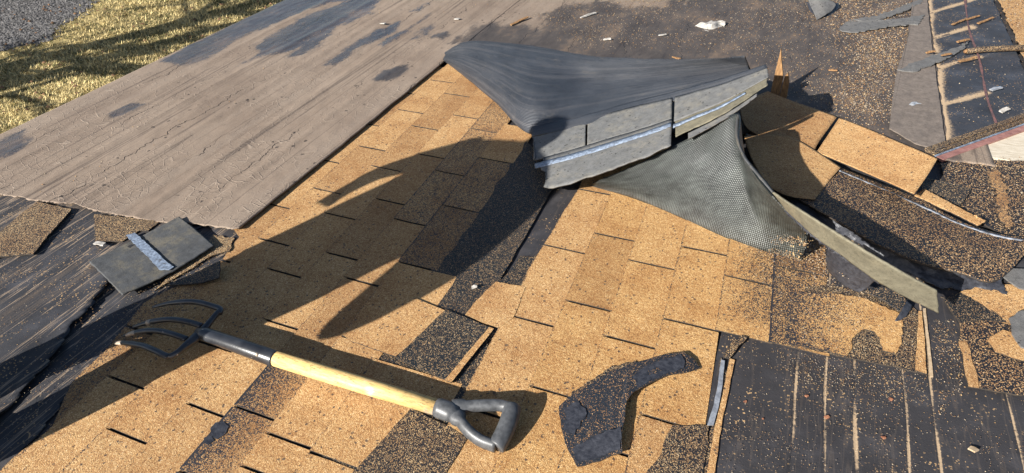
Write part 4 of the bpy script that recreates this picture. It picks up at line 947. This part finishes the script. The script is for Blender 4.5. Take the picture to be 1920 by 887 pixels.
chip(889, 537, 5, -2, .006, M['paper'], 'whitish lump stuck on the black headlap strip', .010, 'caulk_lump')
chip(187, 457, 9, 1, .009, M['paper'], 'whitish lump at the pale corner of the short speckled shingle', .022, 'caulk_lump')
chip(1825, 842, 7, 3, .008, M['dust_tan'], 'yellowish pebble-like chip on the black underlayment', .007)
chip(1340, 127, 5, 1, .01, M['seal'], 'bluish fleck on the wet felt', .026)

# ------------------------------------------------------------------ loose granules as real grains
PAL = np.array([(.44, .29, .14), (.34, .19, .085), (.50, .40, .27), (.20, .115, .06), (.30, .24, .19), (.08, .06, .05)])
gp, gs, gc = [], [], []
def spread(poly, n, z, s0, s1, clump=.0, freq=6, seed=0, soft=0):
    xy = PP(poly); x0, x1 = min(p[0] for p in xy), max(p[0] for p in xy); y0, y1 = min(p[1] for p in xy), max(p[1] for p in xy); k = 0; tries = 0
    while k < n and tries < n * 30:
        tries += 1; x, y = random.uniform(x0, x1), random.uniform(y0, y1)
        if not in_poly(x, y, xy): continue
        if clump and noise.noise(Vector((x * freq, y * freq, seed))) + .5 * noise.noise(Vector((x * freq * 3, y * freq * 3, seed))) < random.uniform(-.6, .6) + clump: continue
        if soft: x += random.gauss(0, soft); y += random.gauss(0, soft * 1.6)
        gp.append((x, y, (z(x, y) if callable(z) else z))); gs.append(s0 + (s1 - s0) * random.random() ** 2.2); gc.append(PAL[random.randrange(6)] * random.uniform(.6, 1.05)); k += 1
spread([(1400, 650), (1735, 702), (1760, 600), (1800, 690), (1820, 735), (1920, 745), (1920, 887), (1335, 887)], 1800, .003, .0008, .0019, .12)
spread([(1440, 650), (1735, 702), (1740, 760), (1500, 720)], 900, .003, .0009, .0021, .0)
spread([(1745, 600), (1790, 600), (1810, 735), (1760, 780)], 420, .003, .0010, .0028)
spread([(0, 400), (170, 400), (230, 550), (260, 575), (100, 720), (0, 830)], 900, .011, .0010, .0024, .1)
spread([(300, 570), (420, 500), (440, 450), (380, 470), (240, 560), (60, 740), (0, 850)], 1200, .012, .0010, .0024)
zf = lambda x, y: felt_z(x, y) + .0005
spread([(1000, 30), (1300, -30), (1740, -30), (1720, 110), (1660, 240), (1500, 200), (1400, 100), (1100, 95)], 8000, zf, .0016, .0042, .15, 2.2, 3, .05)
spread([(1000, 30), (1300, -30), (1740, -30), (1720, 110), (1660, 240), (1500, 200), (1400, 100), (1100, 95)], 3500, zf, .0015, .0040, .0, 7, 9)
spread([(1540, -20), (1735, -20), (1720, 75), (1690, 100), (1640, 120), (1560, 70)], 5500, zf, .0018, .005, .1, 3, 3, .07)
spread([(1590, 80), (1640, 100), (1690, 90), (1680, 150), (1665, 240), (1620, 225), (1560, 210), (1600, 160)], 4200, zf, .0018, .0045, .15, 4, 4, .08)
spread([(1742, 0), (1860, 0), (1935, 150), (1930, 215), (1780, 265)], 500, .031, .0015, .0038, .1)
spread([(1862, -20), (1990, -20), (1960, 170), (1935, 170)], 1600, .030, .002, .005, -.2)
spread([(1390, 460), (1700, 560), (1735, 690), (1460, 640)], 1500, .010, .0011, .0026, .05)
spread([(1760, 300), (1930, 300), (1930, 430), (1860, 415)], 700, .016, .0015, .0036)
spread([(430, 440), (1000, 300), (1390, 460), (1400, 620), (1330, 880), (0, 880)], 1600, .009, .0009, .0022)
spread([(700, 10), (1000, 10), (840, 70), (500, 200), (100, 380), (20, 360)], 250, lambda x, y: felt_z(x, y) + .002, .0015, .004, .1)
confetti('granules', gp, gs, gc, M['grain'])
# grains that slid on to the woven fold and the flap rim
gp, gs, gc = [], [], []
def along(pts, n, wd, s0, s1, dz):
    w = spline([P(*p) for p in pts], 40)
    for _ in range(n):
        p = w[random.randrange(41)]; gp.append((p.x + random.gauss(0, wd), p.y + random.gauss(0, wd), p.z + dz + random.uniform(0, .003))); gs.append(random.uniform(s0, s1)); gc.append(PAL[random.randrange(6)])
along([(1455, 455, .085), (1480, 450, .105), (1505, 452, .115)], 260, .016, .0010, .0024, .004)
along([(1450, 472, .030), (1478, 480, .020), (1500, 484, .020)], 260, .014, .0010, .0024, .004)
along([(1490, 486, .012), (1520, 470, .012), (1545, 500, .012), (1560, 530, .012)], 700, .03, .0011, .0028, .002)
along([(1555, 485, .135), (1575, 500, .135), (1585, 520, .120)], 160, .010, .0011, .0026, .004)
confetti('granules', gp, gs, gc, M['grain'])

# ------------------------------------------------------------------ out of view: worker whose shadow crosses the shingles, trees whose shade bars the lawn
FT = Vector((-2.1, .35, 0)); S_ = Vector((math.sin(AZ), math.cos(AZ), 0)); L_ = Vector((math.cos(AZ), -math.sin(AZ), 0))
def body():
    J = {}; ed = []
    def j(n, lat, z, dep, r, par=None):
        J[n] = (FT + L_ * lat + S_ * dep + Vector((0, 0, z)), r)
        if par: ed.append((par, n))
    j('pel', .072, .56, 0, .235); j('spine', .075, .80, 0, .245, 'pel'); j('chest', .03, 1.04, .0, .24, 'spine'); j('yokes', .08, 1.19, 0, .16, 'chest'); j('neck', .06, 1.25, .03, .07, 'yokes'); j('head', .06, 1.30, .06, .085, 'neck'); j('crown', .06, 1.335, .08, .07, 'head')
    for s, c, k in ((-1, -.105, 'l'), (1, .155, 'r')):
        j('hip' + k, c * .8 + .01, .48, 0, .115, 'pel'); j('kn' + k, c, .27, .01, .088, 'hip' + k); j('an' + k, c, .07, 0, .07, 'kn' + k); j('toe' + k, c + s * .02, .035, .16, .04, 'an' + k)
    j('shl', -.19, 1.13, 0, .085, 'chest'); j('ell', -.295, .95, .0, .045, 'shl'); j('wrl', -.275, .83, .01, .032, 'ell'); j('hal', -.262, .79, .02, .026, 'wrl')
    j('shr', .30, 1.12, 0, .135, 'chest'); j('elr', .385, .91, 0, .125, 'shr'); j('wrr', .452, .72, .02, .098, 'elr'); j('har', .455, .64, .03, .072, 'wrr')
    for wr, base, dirv, k in (('hal', J['hal'][0], (S_ * .9 - Vector((0, 0, .45))).normalized(), 'l'), ('har', J['har'][0], Vector((0, 0, -1)), 'r')):
        side = L_ if k == 'l' else S_
        for f in range(4): 
            o = side * (.017 * (f - 1.5)); J['f%s%d' % (k, f)] = (base + o + dirv * (.085 - .006 * abs(f - 1)), .0085); ed.append((wr, 'f%s%d' % (k, f)))
        J['th' + k] = (base + side * .045 + dirv * .035, .010); ed.append((wr, 'th' + k))
    names = list(J); me = bpy.data.meshes.new('person'); me.from_pydata([tuple(J[n][0]) for n in names], [(names.index(a), names.index(b)) for a, b in ed], [])
    o = link('person', me, M['jacket']); md = o.modifiers.new('skin', 'SKIN'); md.use_smooth_shade = True
    for n, sv in zip(names, me.skin_vertices[0].data): sv.radius = (J[n][1] * 1.17, J[n][1] * 1.17); sv.use_root = n == 'pel'
    sd = o.modifiers.new('sub', 'SUBSURF'); sd.levels = 2; sd.render_levels = 2
    tag(o, 'worker in a dark navy jacket and trousers standing on the roof with arms hanging', 'person')
    bm = bmesh.new(); bmesh.ops.create_uvsphere(bm, u_segments=16, v_segments=10, radius=.10, matrix=Matrix.Translation(J['head'][0] + Vector((0, 0, .02)) - S_ * .02)); me = bpy.data.meshes.new('hair'); bm.to_mesh(me); bm.free()
    link('hair', me, M['hair'], o, True)
body()
def tree(x, y, h, r, seed, label):
    rs = random.Random(seed); root = thing('bare_tree', (x, y, LZ), label, 'tree', 'bare trees beyond the lawn'); parts = []
    tr = [Vector((x + rs.uniform(-.15, .15) * k, y + rs.uniform(-.15, .15) * k, LZ + h * k / 6)) for k in range(7)]
    r *= 1.1
    v, f = tube(tr, [r * (1.25 if k == 0 else 1 - k / 7.5) for k in range(7)], 10); mesh('trunk', v, f, M['bark'], root)
    def grow(p, d, ln, rr, dep):
        q = p + d * ln; m = p.lerp(q, .5) + Vector((rs.uniform(-.1, .1), rs.uniform(-.1, .1), rs.uniform(-.05, .1))) * ln
        parts.append(tube([p, m, q], [rr, rr * .8, rr * .55], 6))
        if dep:
            for _ in range(3):
                nd = (d + Vector((rs.uniform(-.8, .8), rs.uniform(-.8, .8), rs.uniform(-.3, .6)))).normalized(); grow(p.lerp(q, rs.uniform(.45, 1)), nd, ln * rs.uniform(.55, .75), rr * .55, dep - 1)
    for k in range(8):
        t = rs.uniform(.25, .98); i = min(int(t * 6), 5); p = tr[i].lerp(tr[i + 1], t * 6 - i); a = rs.uniform(0, 6.28)
        grow(p, Vector((math.cos(a), math.sin(a), rs.uniform(.1, .7))).normalized(), h * rs.uniform(.16, .28), r * (1 - t) * .5 + .015, 2)
    v, f = join(parts); o = mesh('crown', v, f, M['bark'], root)
SHADE = [(150, 128, 5.5, 8, .26, 'bare tree with the thickest trunk past the left side of the lawn'), (150, 150, 7.5, 7, .13, 'slim bare tree nearest to the house past the left side of the lawn'), (150, 98, 6.5, 9, .20, 'bare tree between the thick one and the far row'), (250, 62, 8, 9, .20, 'bare tree second from the far end of the row'), (330, 38, 7.5, 8, .24, 'bare tree at the far end of the row'), (200, 75, 9, 8, .14, 'slim bare tree in the middle of the row')]
for k, (px, py, dd, h, r, lab) in enumerate(SHADE):
    q = P(px, py, LZ) - Vector((math.sin(AZ), math.cos(AZ), 0)) * dd
    tree(q.x, q.y, h, r, 30 + k, lab)
